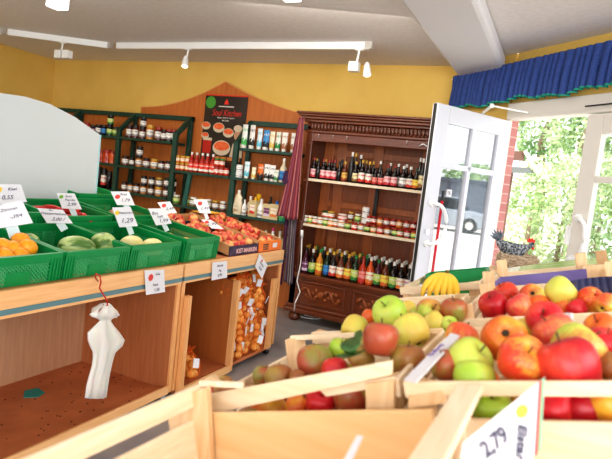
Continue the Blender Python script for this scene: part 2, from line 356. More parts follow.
# ------------------------------------------------------------------ backboard, poster
def backboard():
    root = thing('wooden_backboard', 'orange-brown wooden backboard with a pointed curved top on the back wall', 'backboard', (-4.0, 5.03, .3))
    top = [(-4.605, 1.985)]
    for k in range(1, 13):
        t = k / 12; top.append((-4.605 + t * (1.146), 1.985 + (2.31 - 1.985) * (t ** 1.9)))
    for k in range(1, 13):
        t = k / 12; top.append((-3.459 + t * 1.15, 2.31 - (2.31 - 2.0) * (1 - (1 - t) ** 1.6)))
    pl = [(-5.95, 5.02, .0), (-2.28, 5.02, .0)] + [(x, 5.02, z) for x, z in top[::-1]] + [(-4.605, 5.02, 1.87), (-5.95, 5.02, 1.87)]
    MB().prism(pl, (0, .028, 0)).build('board', BACKB, root)
    MB().tube([(x, 5.02, z) for x, z in top], .005, 6).build('edge', RACK_Z, root)
backboard()
def poster():
    x0, x1, z0, z1 = -3.69, -3.145, 1.31, 2.165; y = 5.012
    root = thing('food_poster', 'dark food poster with bowls of red soup and red script heading on the wooden backboard', 'poster', (-3.4, y, z0))
    MB().box(x0, x1, y, y + .004, z0, z1).build('sheet', mat('poster_black', s2l(30, 24, 24), .35, col2=s2l(52, 40, 36), scale=3), root)
    M = basis((1, 0, 0), (0, 0, 1)); red = mat('poster_red', s2l(226, 52, 40), .4); wh = mat('poster_white', s2l(222, 214, 204), .5)
    yy = y - .001
    def disc(cx, cz, r, m, nm, squash=1, dy=0):
        n = 20; bm = MB(); bm.prism([(cx + r * math.cos(2 * PI * k / n), yy - dy, cz + r * squash * math.sin(2 * PI * k / n)) for k in range(n)], (0, .0008, 0)); return bm.build(nm, m, root)
    disc(x0 + .075, z1 - .085, .065, mat('poster_green', s2l(80, 160, 60), .4), 'green_badge', dy=.001)
    MB().box(x0, x1, yy - .001, yy, z1 - .012, z1).build('top_band', red, root)
    MB().prism([(x0 + .25, yy, z1 - .1), (x0 + .31, yy, z1 - .1), (x0 + .295, yy, z1 - .06), (x0 + .28, yy, z1 - .04), (x0 + .262, yy, z1 - .065)], (0, .0008, 0)).build('flame_mark', red, root)
    text('Rila feines', .03, wh, root, (x0 + .29, yy - .001, z1 - .125), M) if False else None
    MB().box(x0 + .18, x0 + .38, yy - .001, yy, z1 - .13, z1 - .118).build('small_print', wh, root)
    text('Soul Kitchen', .098, red, root, (x0 + .29, yy - .001, z1 - .195), M, shear=.35, sx=.75)
    text('Suppen mit Seele aus der', .022, wh, root, (x0 + .29, yy - .001, z1 - .245), M, fat=.0006); text('Bio Küche', .022, wh, root, (x0 + .29, yy - .001, z1 - .275), M, fat=.0006)
    bowl = mat('poster_bowl', s2l(214, 196, 170), .5); soup = mat('poster_soup', s2l(226, 72, 40), .4, col2=s2l(240, 130, 70), scale=60)
    dk = mat('poster_dark_soup', s2l(190, 40, 26), .4)
    for cx, cz, r in ((.21, -.34, .075), (.34, -.39, .07), (.27, -.55, .115), (.04, -.33, .06), (.04, -.44, .05)):
        disc(x0 + cx, z1 + cz - r * .18, r, bowl, 'bowl_picture', .72, .0012); disc(x0 + cx, z1 + cz, r * .86, soup, 'soup_picture', .5, .0022)
    MB().box(x0 + .02, x0 + .13, yy - .0015, yy, z1 - .64, z1 - .5).build('jar_picture', dk, root)
    MB().box(x0 + .015, x0 + .135, yy - .002, yy, z1 - .5, z1 - .47).build('jar_lid_picture', bowl, root)
    for k in range(4):
        MB().box(x0 + .19 + k * .085, x0 + .255 + k * .085, yy - .0015, yy, z1 - .80, z1 - .70).build('jar_picture', mat('poster_jar', s2l(90, 44, 30), .4), root)
        MB().box(x0 + .185 + k * .085, x0 + .26 + k * .085, yy - .002, yy, z1 - .70, z1 - .665).build('jar_lid_picture', mat('poster_amber', s2l(220, 140, 70), .5), root)
    sk = mat('poster_skin', s2l(196, 150, 118), .5)
    disc(x0 + .46, z1 - .42, .045, sk, 'portrait_face', 1.25, .002); disc(x0 + .46, z1 - .35, .055, bowl, 'portrait_hat', .7, .0026)
    MB().prism([(x0 + .38, yy - .001, z1 - .66), (x0 + .54, yy - .001, z1 - .66), (x0 + .535, yy - .001, z1 - .52), (x0 + .46, yy - .001, z1 - .47), (x0 + .41, yy - .001, z1 - .52)], (0, .0008, 0)).build('portrait_shirt', bowl, root)
poster()

# ------------------------------------------------------------------ green shelf units
YF, YB = 4.72, 5.0
def shelf_unit(name_lab, frames, x0, x1, shelves, ztop=1.885, zf=1.66, lower=0.0):
    root = thing('shelf_unit', name_lab, 'shelf', ((x0 + x1) / 2, 4.86, 0), group='green wooden shelf units along the back wall')
    MB().box(x0, x1, YB - .035, YB, ztop - .03, ztop + .02).build('top_rail', GREENP, root, bevel=.003)
    for x in frames:
        MB().box(x - .027, x + .027, YF, YF + .045, 0, zf).build('front_post', GREENP, root, bevel=.004)
        MB().box(x - .025, x + .025, YB - .04, YB, 0, ztop).build('rear_post', GREENP, root, bevel=.004)
        MB().bar((x, YF + .02, zf - .02), (x, YB - .02, ztop), .045, .045).build('brace', GREENP, root, bevel=.004)
    for z, a, b in shelves:
        MB().box(a, b, YF - .012, YB - .042, z - .028, z).build('shelf_board', GREENP, root, bevel=.002)
    return root
shelf_unit('dark green wooden shelf unit holding jam jars, behind the white panel', (-5.52, -4.64), -5.95, -3.80, [(1.60, -5.95, -3.87), (1.285, -5.95, -3.87), (.99, -5.95, -3.87), (.6, -5.95, -3.87)], zf=1.69)
u2 = shelf_unit('green wooden shelf unit with red sauce bottles below the food poster', (-3.835,), -3.86, -3.80, [(1.30, -3.80, -3.09), (.935, -3.80, -3.09), (.6, -3.80, -3.09)], zf=1.69)
MB().bar((-3.62, YF + .0, .935), (-3.58, YF + .0, 1.272), .045, .03, up=(0, 1, 0)).build('support', GREENL, u2)
shelf_unit('dark green wooden shelf unit with cosmetics and cleaning bottles, next to the wardrobe', (-3.055,), -3.08, -2.34, [(1.60, -3.0, -2.34), (1.30, -3.08, -2.34), (.925, -3.08, -2.34), (.6, -3.08, -2.34)], zf=1.66)

# ------------------------------------------------------------------ products
GC = {}
def mk(kind, h, r, body, cap, lab, capr=1.0):
    key = (kind, round(h, 3), round(r, 3), body.name, cap.name, lab.name if lab else '')
    if key in GC: return GC[key]
    parts = []
    def add(nm, mb, m, sm=True):
        o = mb.build(nm, m, None, smooth=sm)
        if sm:
            md = o.modifiers.new('es', 'EDGE_SPLIT'); md.split_angle = math.radians(40)
        C.objects.unlink(o); parts.append(o)
    if kind == 'bottle':
        add('body', MB().lathe([(r * .85, 0), (r, .006), (r, h * .55), (r * .85, h * .63), (r * .42, h * .74), (r * .34, h * .9)], n=14), body)
        add('cap', MB().lathe([(r * .42, h * .87), (r * .42, h), (r * .36, h)], n=12), cap)
        if lab: add('paper_label', MB().lathe([(r * 1.02, h * .09), (r * 1.02, h * .47)], n=14, cap=False), lab)
    elif kind == 'jar':
        add('body', MB().lathe([(r * .9, 0), (r, .004), (r, h * .74), (r * .86, h * .82)], n=14), body)
        add('lid', MB().lathe([(r * .93, h * .8), (r * .95, h * .98), (r * .88, h)], n=14), cap)
        if lab: add('paper_label', MB().lathe([(r * 1.02, h * .16), (r * 1.02, h * .66)], n=14, cap=False), lab)
    elif kind == 'tube':
        L = []
        for t in (0, .2, .5, .8, 1):
            z = h * .14 + t * h * .86; L.append([(r * (1 + .05 * t) * math.cos(2 * PI * k / 14), r * .75 * (1 - t * .93) * math.sin(2 * PI * k / 14), z) for k in range(14)])
        add('body', MB().loft(L), lab or body)
        add('cap', MB().lathe([(r * .72, 0), (r * .8, h * .15)], n=14), cap)
    elif kind == 'jug':
        add('body', MB().loft([[(a * r * wx * q, a2 * r * .6 * wx * q, z) for a, a2 in [(math.cos(2 * PI * k / 16), math.sin(2 * PI * k / 16)) for k in range(16)]] for z, wx, q in ((0, .95, 1), (.01, 1, 1), (h * .5, 1, 1), (h * .75, .72, 1), (h * .86, .34, 1), (h * .9, .3, 1))]), body)
        add('cap', MB().lathe([(r * .32, h * .88), (r * .28, h), (r * .2, h)], n=12), cap)
        add('handle', MB().tube([(r * .45, -r * .1, h * .8), (r * .98, -r * .1, h * .68), (r * 1.0, -r * .1, h * .5), (r * .9, -r * .1, h * .42)], r * .13, 8), body)
        if lab: add('paper_label', MB().box(-r * .72, r * .5, -r * .62, -r * .58, h * .12, h * .42), lab, False)
    elif kind == 'canister':
        add('body', MB().box(-r, r, -r * .6, r * .6, 0, h * .82), body, False)
        add('cap', MB().lathe([(r * .34, h * .8), (r * .3, h)], c=(r * .3, 0, 0), n=12), cap)
        if lab: add('paper_label', MB().box(-r * .7, r * .7, -r * .63, -r * .6, h * .15, h * .6), lab, False)
    elif kind == 'spray':
        add('body', MB().loft([[(r * q * math.cos(2 * PI * k / 14), r * .7 * q * math.sin(2 * PI * k / 14), z) for k in range(14)] for z, q in ((0, .95), (.01, 1), (h * .45, 1), (h * .62, .5), (h * .72, .35))]), body)
        add('cap', MB().box(-r * .9, r * .4, -r * .22, r * .22, h * .84, h).box(-r * .25, r * .25, -r * .25, r * .25, h * .7, h * .86).bar((-r * .6, 0, h * .85), (-r * .9, 0, h * .7), r * .2, r * .12), cap, False)
        if lab: add('paper_label', MB().lathe([(r * 1.02, h * .1), (r * 1.02, h * .4)], n=14, cap=False, sy=.7), lab)
    GC[key] = parts; return parts
def product(name, kind, x, y, z, h, r, body, cap, lab, label, cat, group):
    t = thing(name, label, cat, (x, y, z), group=group, local=True); del t['_org']
    t.rotation_euler = (0, 0, R.uniform(-.25, .25))
    for p in mk(kind, h, r, body, cap, lab):
        c = p.copy(); C.objects.link(c); c.parent = t
    return t
def bodym(n, c, rough=.12): return mat('pack_' + n, s2l(*c), rough, spec=.6)
DARK = bodym('dark', (26, 14, 14)); BROWN = bodym('brown', (104, 48, 20)); AMBER = bodym('amber', (196, 112, 36)); REDL = bodym('redliquid', (172, 36, 24)); ORL = bodym('orange', (212, 88, 32))
GRNB = bodym('greenglass', (22, 48, 26)); PURP = bodym('purple', (72, 20, 40)); JAM = bodym('jam', (90, 22, 18)); HONEY = bodym('honey', (206, 130, 40)); OLIVE = bodym('olive', (120, 110, 44)); CREAMB = bodym('cream', (232, 218, 188)); WB = bodym('white', (238, 238, 236), .3); BEIGE = bodym('beige', (206, 186, 140), .3); TEAL = bodym('teal', (40, 168, 128), .3); BLUEB = bodym('blue', (40, 110, 190), .3); BLKB = bodym('black', (20, 20, 22), .3); TOM = bodym('tomato', (180, 54, 28)); PINKB = bodym('pink', (214, 70, 120), .3)
def capm(n, c): return mat('cap_' + n, s2l(*c), .35)
CR = capm('red', (156, 44, 34)); CB = capm('black', (24, 22, 24)); CG = capm('gold', (204, 160, 60)); CGR = capm('green', (30, 130, 60)); CW = capm('white', (232, 228, 220)); CY = capm('yellow', (236, 184, 40)); CBL = capm('blue', (50, 110, 190)); CP = capm('pink', (220, 70, 130)); CDG = capm('darkgreen', (30, 70, 40))
LPK = label_mat('pink', (240, 196, 196), (206, 60, 70)); LCR = label_mat('cream', (232, 222, 176), (150, 110, 60)); LWR = label_mat('whitered', (240, 232, 220), (212, 60, 48)); LRD = label_mat('red', (236, 150, 140), (206, 50, 50)); LGO = label_mat('gold', (222, 184, 96), (170, 80, 40)); LYE = label_mat('yellow', (238, 216, 90), (220, 110, 50)); LWH = label_mat('white', (240, 238, 232), (150, 140, 140)); LGR = label_mat('green', (200, 216, 120), (60, 140, 60), (230, 230, 210)); LMA = label_mat('magenta', (236, 220, 214), (170, 40, 110)); LPU = label_mat('purple', (120, 60, 100), (220, 200, 220)); LBL = label_mat('blue', (60, 140, 200), (30, 90, 160)); LWO = label_mat('whiteorange', (242, 232, 210), (232, 130, 60)); LBK = label_mat('black', (236, 234, 230), (26, 26, 28), (30, 30, 34)); LTG = label_mat('tubegreen', (238, 240, 236), (80, 180, 90)); LAQ = label_mat('aqua', (226, 238, 242), (100, 190, 210)); LBB = label_mat('blueblack', (70, 150, 210), (24, 24, 34), (240, 240, 240)); LTY = label_mat('tubeyellow', (240, 236, 210), (226, 190, 90)); LGD = label_mat('greendot', (236, 238, 226), (40, 140, 70)); LBR = label_mat('brownwhite', (240, 234, 224), (170, 110, 70)); LORB = label_mat('orangeblack', (236, 120, 50), (24, 22, 24), (244, 240, 236)); LRS = label_mat('redwhite', (224, 60, 40), (240, 236, 226), (240, 236, 226)); LSOAP = label_mat('soap', (222, 214, 190), (180, 150, 110))

# wardrobe top shelf
SH1, SH2, SH3 = 1.373, .945, .467
def row(defs, y, z, anchor, group, cat, nm, kind, toward=''):
    for i, (px, h, r, b, c, l, desc) in enumerate(defs):
        p = on_y(px, 200, y); q = on_y(px, 200 + 0, y)
        # the picture column follows the roll: use the true height on this shelf
        for _ in range(3):
            u = px; d = on_z(u, 0, z) if False else None
        # solve for x so that the foot of the pack stands at picture column px
        x = col_x(px, y, z)
        product(nm, kind, x, y, z, h, r, b, c, l, desc + ', ' + ordn(i) + ' ' + anchor, cat, group)
def col_x(px, y, z):
    lo, hi = -8, 2
    for _ in range(40):
        m = (lo + hi) / 2; d = V((m, y, z)) - EYE; cx = AX.x * d.x + AY.x * d.y + AZ.x * d.z; cz = -(AX.z * d.x + AY.z * d.y + AZ.z * d.z)
        if 306 + F * cx / cz < px: lo = m
        else: hi = m
    return lo
bt = [(312.5, .2, .028, DARK, CR, LPK, 'dark bottle with pink label and red cap'), (317, .19, .024, DARK, CB, None, 'plain black bottle without label'), (322, .195, .027, DARK, CR, LPK, 'pink-labelled dark bottle with bright red cap'), (327.5, .195, .027, DARK, CR, LPK, 'dark bottle with pale pink label'), (333, .195, .027, DARK, CR, LPK, 'dark red bottle with pink label'), (338, .19, .024, DARK, CB, None, 'plain black bottle'), (343.5, .19, .028, BROWN, CG, LGO, 'amber bottle with gold label'), (349.5, .28, .026, BLKB, CW, None, 'tall black bottle with white cap'), (354, .2, .027, DARK, CG, LCR, 'dark bottle with cream label'), (360.5, .22, .03, DARK, CG, LWR, 'dark bottle with white and red label'), (367.5, .21, .03, DARK, CG, LWR, 'dark bottle with wide white label'), (374, .16, .025, DARK, CB, LRD, 'short dark bottle with red label'), (380, .16, .025, DARK, CB, LRD, 'short dark bottle with bright red label'), (386, .2, .03, DARK, CR, LPK, 'dark bottle with pinkish white label'), (393, .2, .03, DARK, CR, LPK, 'dark bottle with large pink label'), (401.5, .2, .031, DARK, CW, LWH, 'dark bottle with white label'), (408.5, .2, .03, DARK, CW, LWR, 'dark bottle with big white and red label'), (414.5, .19, .026, DARK, CDG, LYE, 'dark bottle with yellow label'), (420, .28, .027, BLKB, CW, LCR, 'tall black bottle with cream label'), (425, .23, .026, BROWN, CB, LYE, 'brown bottle with yellow label')]
row(bt, 4.73, SH1, 'from the shawls, upper wardrobe shelf front', 'bottles on the upper wardrobe shelf', 'bottle', 'glass_bottle', 'bottle')
bk = [(315, .2, CG), (324, .2, CG), (330, .2, CR), (340, .21, CB), (353, .28, CG), (358, .27, CW), (364, .22, CG), (371, .22, CG), (378, .23, CW), (388, .22, CW), (396, .22, CW), (404, .22, CW), (417, .29, CW), (423, .24, CB)]
for i, (px, h, c) in enumerate(bk):
    product('glass_bottle', 'bottle', col_x(px, 4.82, SH1), 4.82, SH1, h, .027, DARK, c, LWH if i % 3 else None, 'rear-row dark bottle, %s from the shawls, upper wardrobe shelf' % ordn(i), 'bottle', 'rear bottles on the upper wardrobe shelf')
bb = [(304, .25, .032, PURP, CB, LPU, 'dark bottle with purple label'), (311, .24, .033, DARK, CW, LGR, 'dark bottle with white and green label'), (318, .25, .034, HONEY, CGR, LYE, 'pale brown bottle with yellow label'), (325, .24, .028, GRNB, CG, LBL, 'bottle with plain blue label'), (331.5, .25, .034, DARK, CG, LWR, 'dark bottle, white label with red fruit'), (339, .25, .035, BROWN, CG, LWO, 'brown bottle, white label with orange fruit'), (346.5, .25, .034, BROWN, CG, LYE, 'brown bottle with yellow label'), (353.5, .25, .034, GRNB, CGR, LGR, 'green bottle with green cap and label'), (361, .25, .035, TOM, CR, LRD, 'bright red juice bottle'), (368.5, .26, .035, ORL, CW, LWO, 'bright orange juice bottle'), (376, .25, .034, PURP, CGR, LGR, 'purple juice bottle with green and white label'), (383.5, .25, .036, BROWN, CW, LYE, 'amber bottle with yellow fruit label'), (391.5, .25, .035, DARK, CW, LGR, 'dark bottle with light green label'), (399, .25, .035, DARK, CW, LWO, 'dark bottle with white and orange label'), (407, .25, .035, DARK, CW, LMA, 'dark bottle with magenta label'), (414, .25, .034, DARK, CW, LPK, 'dark bottle with pale label')]
row(bb, 4.73, SH3, 'from the shawls, bottom wardrobe shelf front', 'juice bottles on the wardrobe bottom shelf', 'bottle', 'juice_bottle', 'bottle')
for j, yy in enumerate((4.81, 4.89)):
    for i in range(15):
        px = 305 + i * 7.4 + j * 2; c = (CG, CG, CGR, CW, CG, CW)[(i + j) % 6] if i < 9 else CW; b = (DARK, BROWN, GRNB)[(i + j) % 3]
        product('juice_bottle', 'bottle', col_x(px, yy, SH3), yy, SH3, .26, .032, b, c, None, 'juice bottle in the %s row, %s from the shawls, bottom wardrobe shelf' % (('middle', 'rear')[j], ordn(i)), 'bottle', '%s row of juice bottles on the wardrobe bottom shelf' % ('middle', 'rear')[j])
# wardrobe middle shelf jars
fx = [48, 68, 92, 116, 140, 165, 188, 216, 245, 277, 307, 336, 366, 397, 432, 467, 492, 525, 557]
for i, q in enumerate(fx):
    px = 295 + q / 4.7; red = i >= 8
    l = (LWH, LGR, LWR, LWH, LGR, LWO, LWR)[i % 7]; b = (OLIVE, TOM, HONEY, JAM)[i % 4] if red else (OLIVE, HONEY)[i % 2]
    product('spread_jar', 'jar', col_x(px, 4.72, SH2), 4.72, SH2, .075, .027 if i != 7 else .033, b, CR if red else CW, l, 'small jar with %s lid, %s from the shawls, middle wardrobe shelf front' % ('red' if red else 'white', ordn(i)), 'jar', 'front spread jars on the middle wardrobe shelf')
for i, q in enumerate((335, 358, 388, 418, 450, 478, 512, 545)):
    px = 296 + q / 4.7; x = col_x(px, 4.79, SH2)
    for k in range(2):
        product('spread_jar', 'jar', x, 4.79, SH2 + k * .0755, .075, .027, (TOM, JAM, HONEY)[i % 3], CR, (LWO, LWH, LWR)[(i + k) % 3], 'red-lidded jar, %s of %s rear pair from the shawls, middle wardrobe shelf' % (('lower', 'upper')[k], ordn(i)), 'jar', 'stacked spread jars on the middle wardrobe shelf')
for (px, n, h, r, b, c, l, d) in ((324.5, 2, .07, .04, OLIVE, CDG, LWR, 'wide tin'), (329.5, 2, .07, .038, OLIVE, CG, LWR, 'broad tin with gold lid'), (341, 2, .065, .045, TOM, CW, LWR, 'flat white and red tub'), (349, 2, .08, .026, JAM, CG, LWH, 'dark jar with gold lid'), (356, 2, .075, .028, OLIVE, CW, LGR, 'greenish jar'), (363.5, 4, .055, .036, WB, CW, LWH, 'pale round tin')):
    x = col_x(px, 4.79, SH2)
    for k in range(n):
        product('food_tin', 'jar', x, 4.795, SH2 + k * (h + .0005), h, r, b, c, l, '%s, %s in its stack on the middle wardrobe shelf' % (d, ('lowest', 'second from below', 'third from below', 'topmost')[k] if n > 2 else ('lower', 'upper')[k]), 'tin', 'stacked tins on the middle wardrobe shelf')

# cosmetics on the shelf beside the wardrobe
tb = [(243.5, .24, .034, WB, CW, LTG, 'tall white tube shading to green'), (251, .24, .034, BLKB, CW, LBK, 'tall black and white patterned tube'), (258.5, .21, .03, WB, CW, LAQ, 'white and aqua tube'), (265, .2, .036, BLUEB, CW, LBB, 'blue tube with black and white pattern'), (271, .19, .026, WB, CW, LTY, 'slim cream and yellow tube'), (277, .19, .03, WB, CW, LGD, 'white tube with green print'), (283.5, .19, .028, WB, CW, LBR, 'white and brown tube'), (292, .19, .024, CREAMB, CW, LBR, 'narrow cream tube'), (297, .18, .028, WB, CR, LWR, 'white tube with red dot')]
row(tb, 4.76, 1.60, 'from the green post on the cosmetics shelf', 'tubes on the top cosmetics shelf', 'tube', 'cosmetic_tube', 'tube')
for (px, kind, h, r, b, c, l, d, nm, cat) in ((238.5, 'jar', .065, .038, WB, CW, LWH, 'white cream jar beside the green post, lower one of two', 'cream_jar', 'jar'), (246, 'tube', .17, .03, WB, CW, LAQ, 'white upright tube beside the stacked cream jars', 'cosmetic_tube', 'tube'), (253, 'tube', .12, .024, WB, CW, LTY, 'short cream-coloured tube on the cosmetics shelf', 'cosmetic_tube', 'tube'), (259.5, 'tube', .16, .034, ORL, CB, LORB, 'orange and black tube with white print', 'cosmetic_tube', 'tube'), (266, 'tube', .165, .03, BLKB, CW, LBK, 'black and white tube next to the orange one', 'cosmetic_tube', 'tube'), (271.5, 'tube', .16, .028, BLKB, CW, LBK, 'black and white tube, the further one from the orange tube', 'cosmetic_tube', 'tube'), (275.5, 'tube', .12, .024, WB, CW, LGD, 'small white and green tube in front of the patterned tubes', 'cosmetic_tube', 'tube'), (282, 'bottle', .24, .036, CREAMB, CW, LBL, 'large cream bottle with blue label', 'lotion_bottle', 'bottle'), (289.5, 'jar', .1, .03, BEIGE, CW, LSOAP, 'beige jar at the shawl end of the cosmetics shelf', 'cream_jar', 'jar')):
    product(nm, kind, col_x(px, 4.77, 1.30), 4.77, 1.30, h, r, b, c, l, d, cat, 'packs on the second cosmetics shelf')
product('cream_jar', 'jar', col_x(238.5, 4.77, 1.30), 4.77, 1.3655, .065, .038, WB, CW, LWH, 'white cream jar stacked on another beside the green post', 'jar', 'packs on the second cosmetics shelf')
for (px, dy, kind, h, r, b, c, l, d) in ((237, 0, 'jug', .25, .05, CREAMB, CW, LSOAP, 'large white detergent jug with handle'), (243.5, 0, 'bottle', .16, .026, WB, CW, LWH, 'small white detergent bottle beside the big jug'), (249, .06, 'bottle', .2, .034, CREAMB, CW, LWO, 'cream detergent bottle with orange print'), (253, 0, 'canister', .2, .045, BEIGE, CY, LWR, 'beige canister with yellow cap'), (257.5, .09, 'spray', .23, .035, CREAMB, CY, LTY, 'cream spray bottle with yellow head, behind'), (260, 0, 'bottle', .19, .035, WB, CW, LWH, 'plain white bottle between the canisters'), (267, 0, 'canister', .18, .046, BEIGE, CB, LPU, 'beige canister with purple label'), (269, .09, 'bottle', .22, .03, GRNB, CB, LBK, 'dark bottle behind the canisters'), (274, 0, 'canister', .19, .048, BEIGE, CBL, LWO, 'beige canister with blue cap'), (280, .08, 'bottle', .21, .03, TEAL, CBL, None, 'teal bottle with blue cap'), (282.5, 0, 'spray', .24, .042, TEAL, CGR, LTG, 'green spray bottle near the shawls')):
    product('detergent_bottle', kind, col_x(px, 4.76 + dy, .925), 4.76 + dy, .925, h, r, b, c, l, d + ', cleaning shelf', 'bottle', 'cleaning bottles beside the wardrobe')
for (px, kind, h, r, b, c, d) in ((251, 'canister', .1, .12, PURP, CR, 'dark low pack with red edge'), (264, 'bottle', .2, .03, WB, CW, 'small white bottle'), (271, 'bottle', .24, .036, WB, CP, 'white bottle with pink cap'), (278, 'bottle', .22, .038, CREAMB, CW, 'cream bottle'), (284, 'bottle', .24, .036, BEIGE, CW, 'beige bottle')):
    product('detergent_bottle', kind, col_x(px, 4.8, .6), 4.8, .6, h, r, b, c, None, d + ' on the lowest cleaning shelf', 'bottle', 'packs on the lowest cleaning shelf')
# sauces below the poster
for i, px in enumerate((190.5, 195.5, 201, 206, 211.5)):
    product('sauce_bottle', 'bottle', col_x(px, 4.76, 1.30), 4.76, 1.30, .21, .03, REDL, CW, LRS, 'tall red sauce bottle, %s from the jars with gold lids, below the poster' % ordn(i), 'bottle', 'tall red sauce bottles')
    product('sauce_bottle', 'bottle', col_x(px + 1, 4.87, 1.30), 4.87, 1.30, .215, .03, REDL, CR, LRS, 'red sauce bottle in the rear row, %s from the jars with gold lids' % ordn(i), 'bottle', 'rear red sauce bottles')
for i, px in enumerate((216, 221, 226)):
    for k in range(2 if i < 2 else 1):
        product('sauce_jar', 'jar', col_x(px, 4.76, 1.30), 4.76, 1.30 + k * .0855, .085, .03, TOM, (CR, CGR)[k], LWR, '%s tomato sauce jar, %s after the tall red bottles' % (('lower', 'upper')[k], ordn(i)), 'jar', 'tomato sauce jars below the poster')
for i, px in enumerate((177, 182, 187)):
    for k in range(2):
        product('honey_jar', 'jar', col_x(px, 4.78, 1.30), 4.78, 1.30 + k * .0805, .08, .029, (TOM, HONEY)[k], CG, LWO, '%s gold-lidded jar, %s from the green post beside the red sauce bottles' % (('lower', 'upper')[k], ordn(i)), 'jar', 'gold-lidded jars beside the sauces')
for i, (px, r) in enumerate(((176, .038), (186, .04), (193, .04), (200, .036), (208, .034), (215, .036), (222.5, .036))):
    product('antipasti_jar', 'jar', col_x(px, 4.77, .935), 4.77, .935, .1, r, (OLIVE, HONEY, OLIVE, TOM, OLIVE, BROWN, BROWN)[i], (CW, CG)[i % 2], LWH if i > 1 else LGR, 'antipasti jar with pale label, %s from the green post, low shelf under the poster' % ordn(i), 'jar', 'antipasti jars under the poster')
# jams on the left unit
def jams(z, specs, shelfname):
    for i, (px, h, r, b, c, l, st, d) in enumerate(specs):
        h *= 1.2; r *= 1.1
        for k in range(st):
            bb_ = b if k == 0 else DARK
            product('jam_jar', 'jar', col_x(px, 4.78, z), 4.78, z + k * (h + .0005), h, r, bb_, c, l, '%s%s, %s from the white panel on the %s jam shelf' % (('upper ' if k else ('lower ' if st > 1 else '')), d, ordn(i), shelfname), 'jar', 'jam jars on the %s shelf' % shelfname)
jams(1.60, [(80, .1, .034, TOM, CR, LWR, 1, 'orange jar'), (86.5, .11, .034, TOM, CR, LWR, 1, 'orange jar with red lid'), (93, .09, .033, DARK, CB, LPU, 1, 'black jar'), (98.5, .1, .034, DARK, CB, LWH, 1, 'dark jar with pale label'), (103.5, .1, .03, DARK, CB, LBL, 1, 'dark jar with blue label'), (109.5, .1, .033, DARK, CB, LGR, 2, 'dark jar with green label'), (115, .09, .028, OLIVE, CB, LGR, 1, 'small green jar'), (129, .12, .033, JAM, CB, LWH, 1, 'dark red jam jar'), (135, .12, .033, JAM, CB, LWH, 1, 'deep red jam jar'), (142, .1, .032, JAM, CB, LWH, 2, 'dark jam jar'), (149.5, .135, .036, HONEY, CG, LWH, 1, 'amber honey jar'), (158, .12, .036, JAM, CR, LWH, 1, 'reddish brown jam jar'), (163.5, .1, .03, JAM, CB, LWH, 1, 'small dark jam jar'), (168.5, .11, .034, DARK, CR, LWH, 1, 'near-black jam jar'), (173, .11, .03, DARK, CR, LWH, 1, 'dark jam jar')], 'top')
jams(1.285, [(101, .11, .04, TOM, CR, None, 1, 'orange jar'), (106.5, .13, .048, TOM, CR, None, 1, 'big orange jar'), (112, .12, .036, ORL, CR, None, 1, 'orange jar'), (125, .09, .036, BROWN, CB, LWH, 1, 'brown jam jar with white label'), (131.5, .08, .028, DARK, CB, LWH, 1, 'small dark jam jar'), (138.5, .095, .034, HONEY, CB, LWH, 2, 'amber jam jar'), (146, .09, .036, JAM, CB, LWH, 1, 'dark red jam jar'), (154, .09, .038, HONEY, CG, LWH, 1, 'honey jar with white label'), (161, .08, .032, JAM, CB, LWH, 1, 'small red jam jar'), (168, .085, .034, BROWN, CB, LWH, 1, 'brown jam jar'), (173, .085, .03, DARK, CB, LWH, 1, 'dark jam jar')], 'middle')
jams(.99, [(98, .2, .03, BLKB, CB, None, 1, 'tall black bottle-shaped jar'), (103, .19, .03, BLKB, CB, LWR, 1, 'black jar with pale label'), (108.5, .17, .03, DARK, CB, None, 1, 'plain dark jar'), (124, .09, .03, BROWN, CB, LWH, 1, 'brown jam jar'), (130, .085, .03, HONEY, CB, LWH, 1, 'honey jar'), (136, .09, .032, BROWN, CB, LWH, 1, 'dark amber jar'), (143, .085, .032, HONEY, CB, LWH, 2, 'amber jar'), (150.5, .085, .032, BROWN, CB, LWH, 2, 'brown jar'), (158, .085, .034, HONEY, CG, LWH, 2, 'pale honey jar'), (166, .09, .034, BROWN, CB, LWH, 2, 'brown jar'), (172, .09, .03, DARK, CB, LWH, 2, 'dark jar')], 'lower')

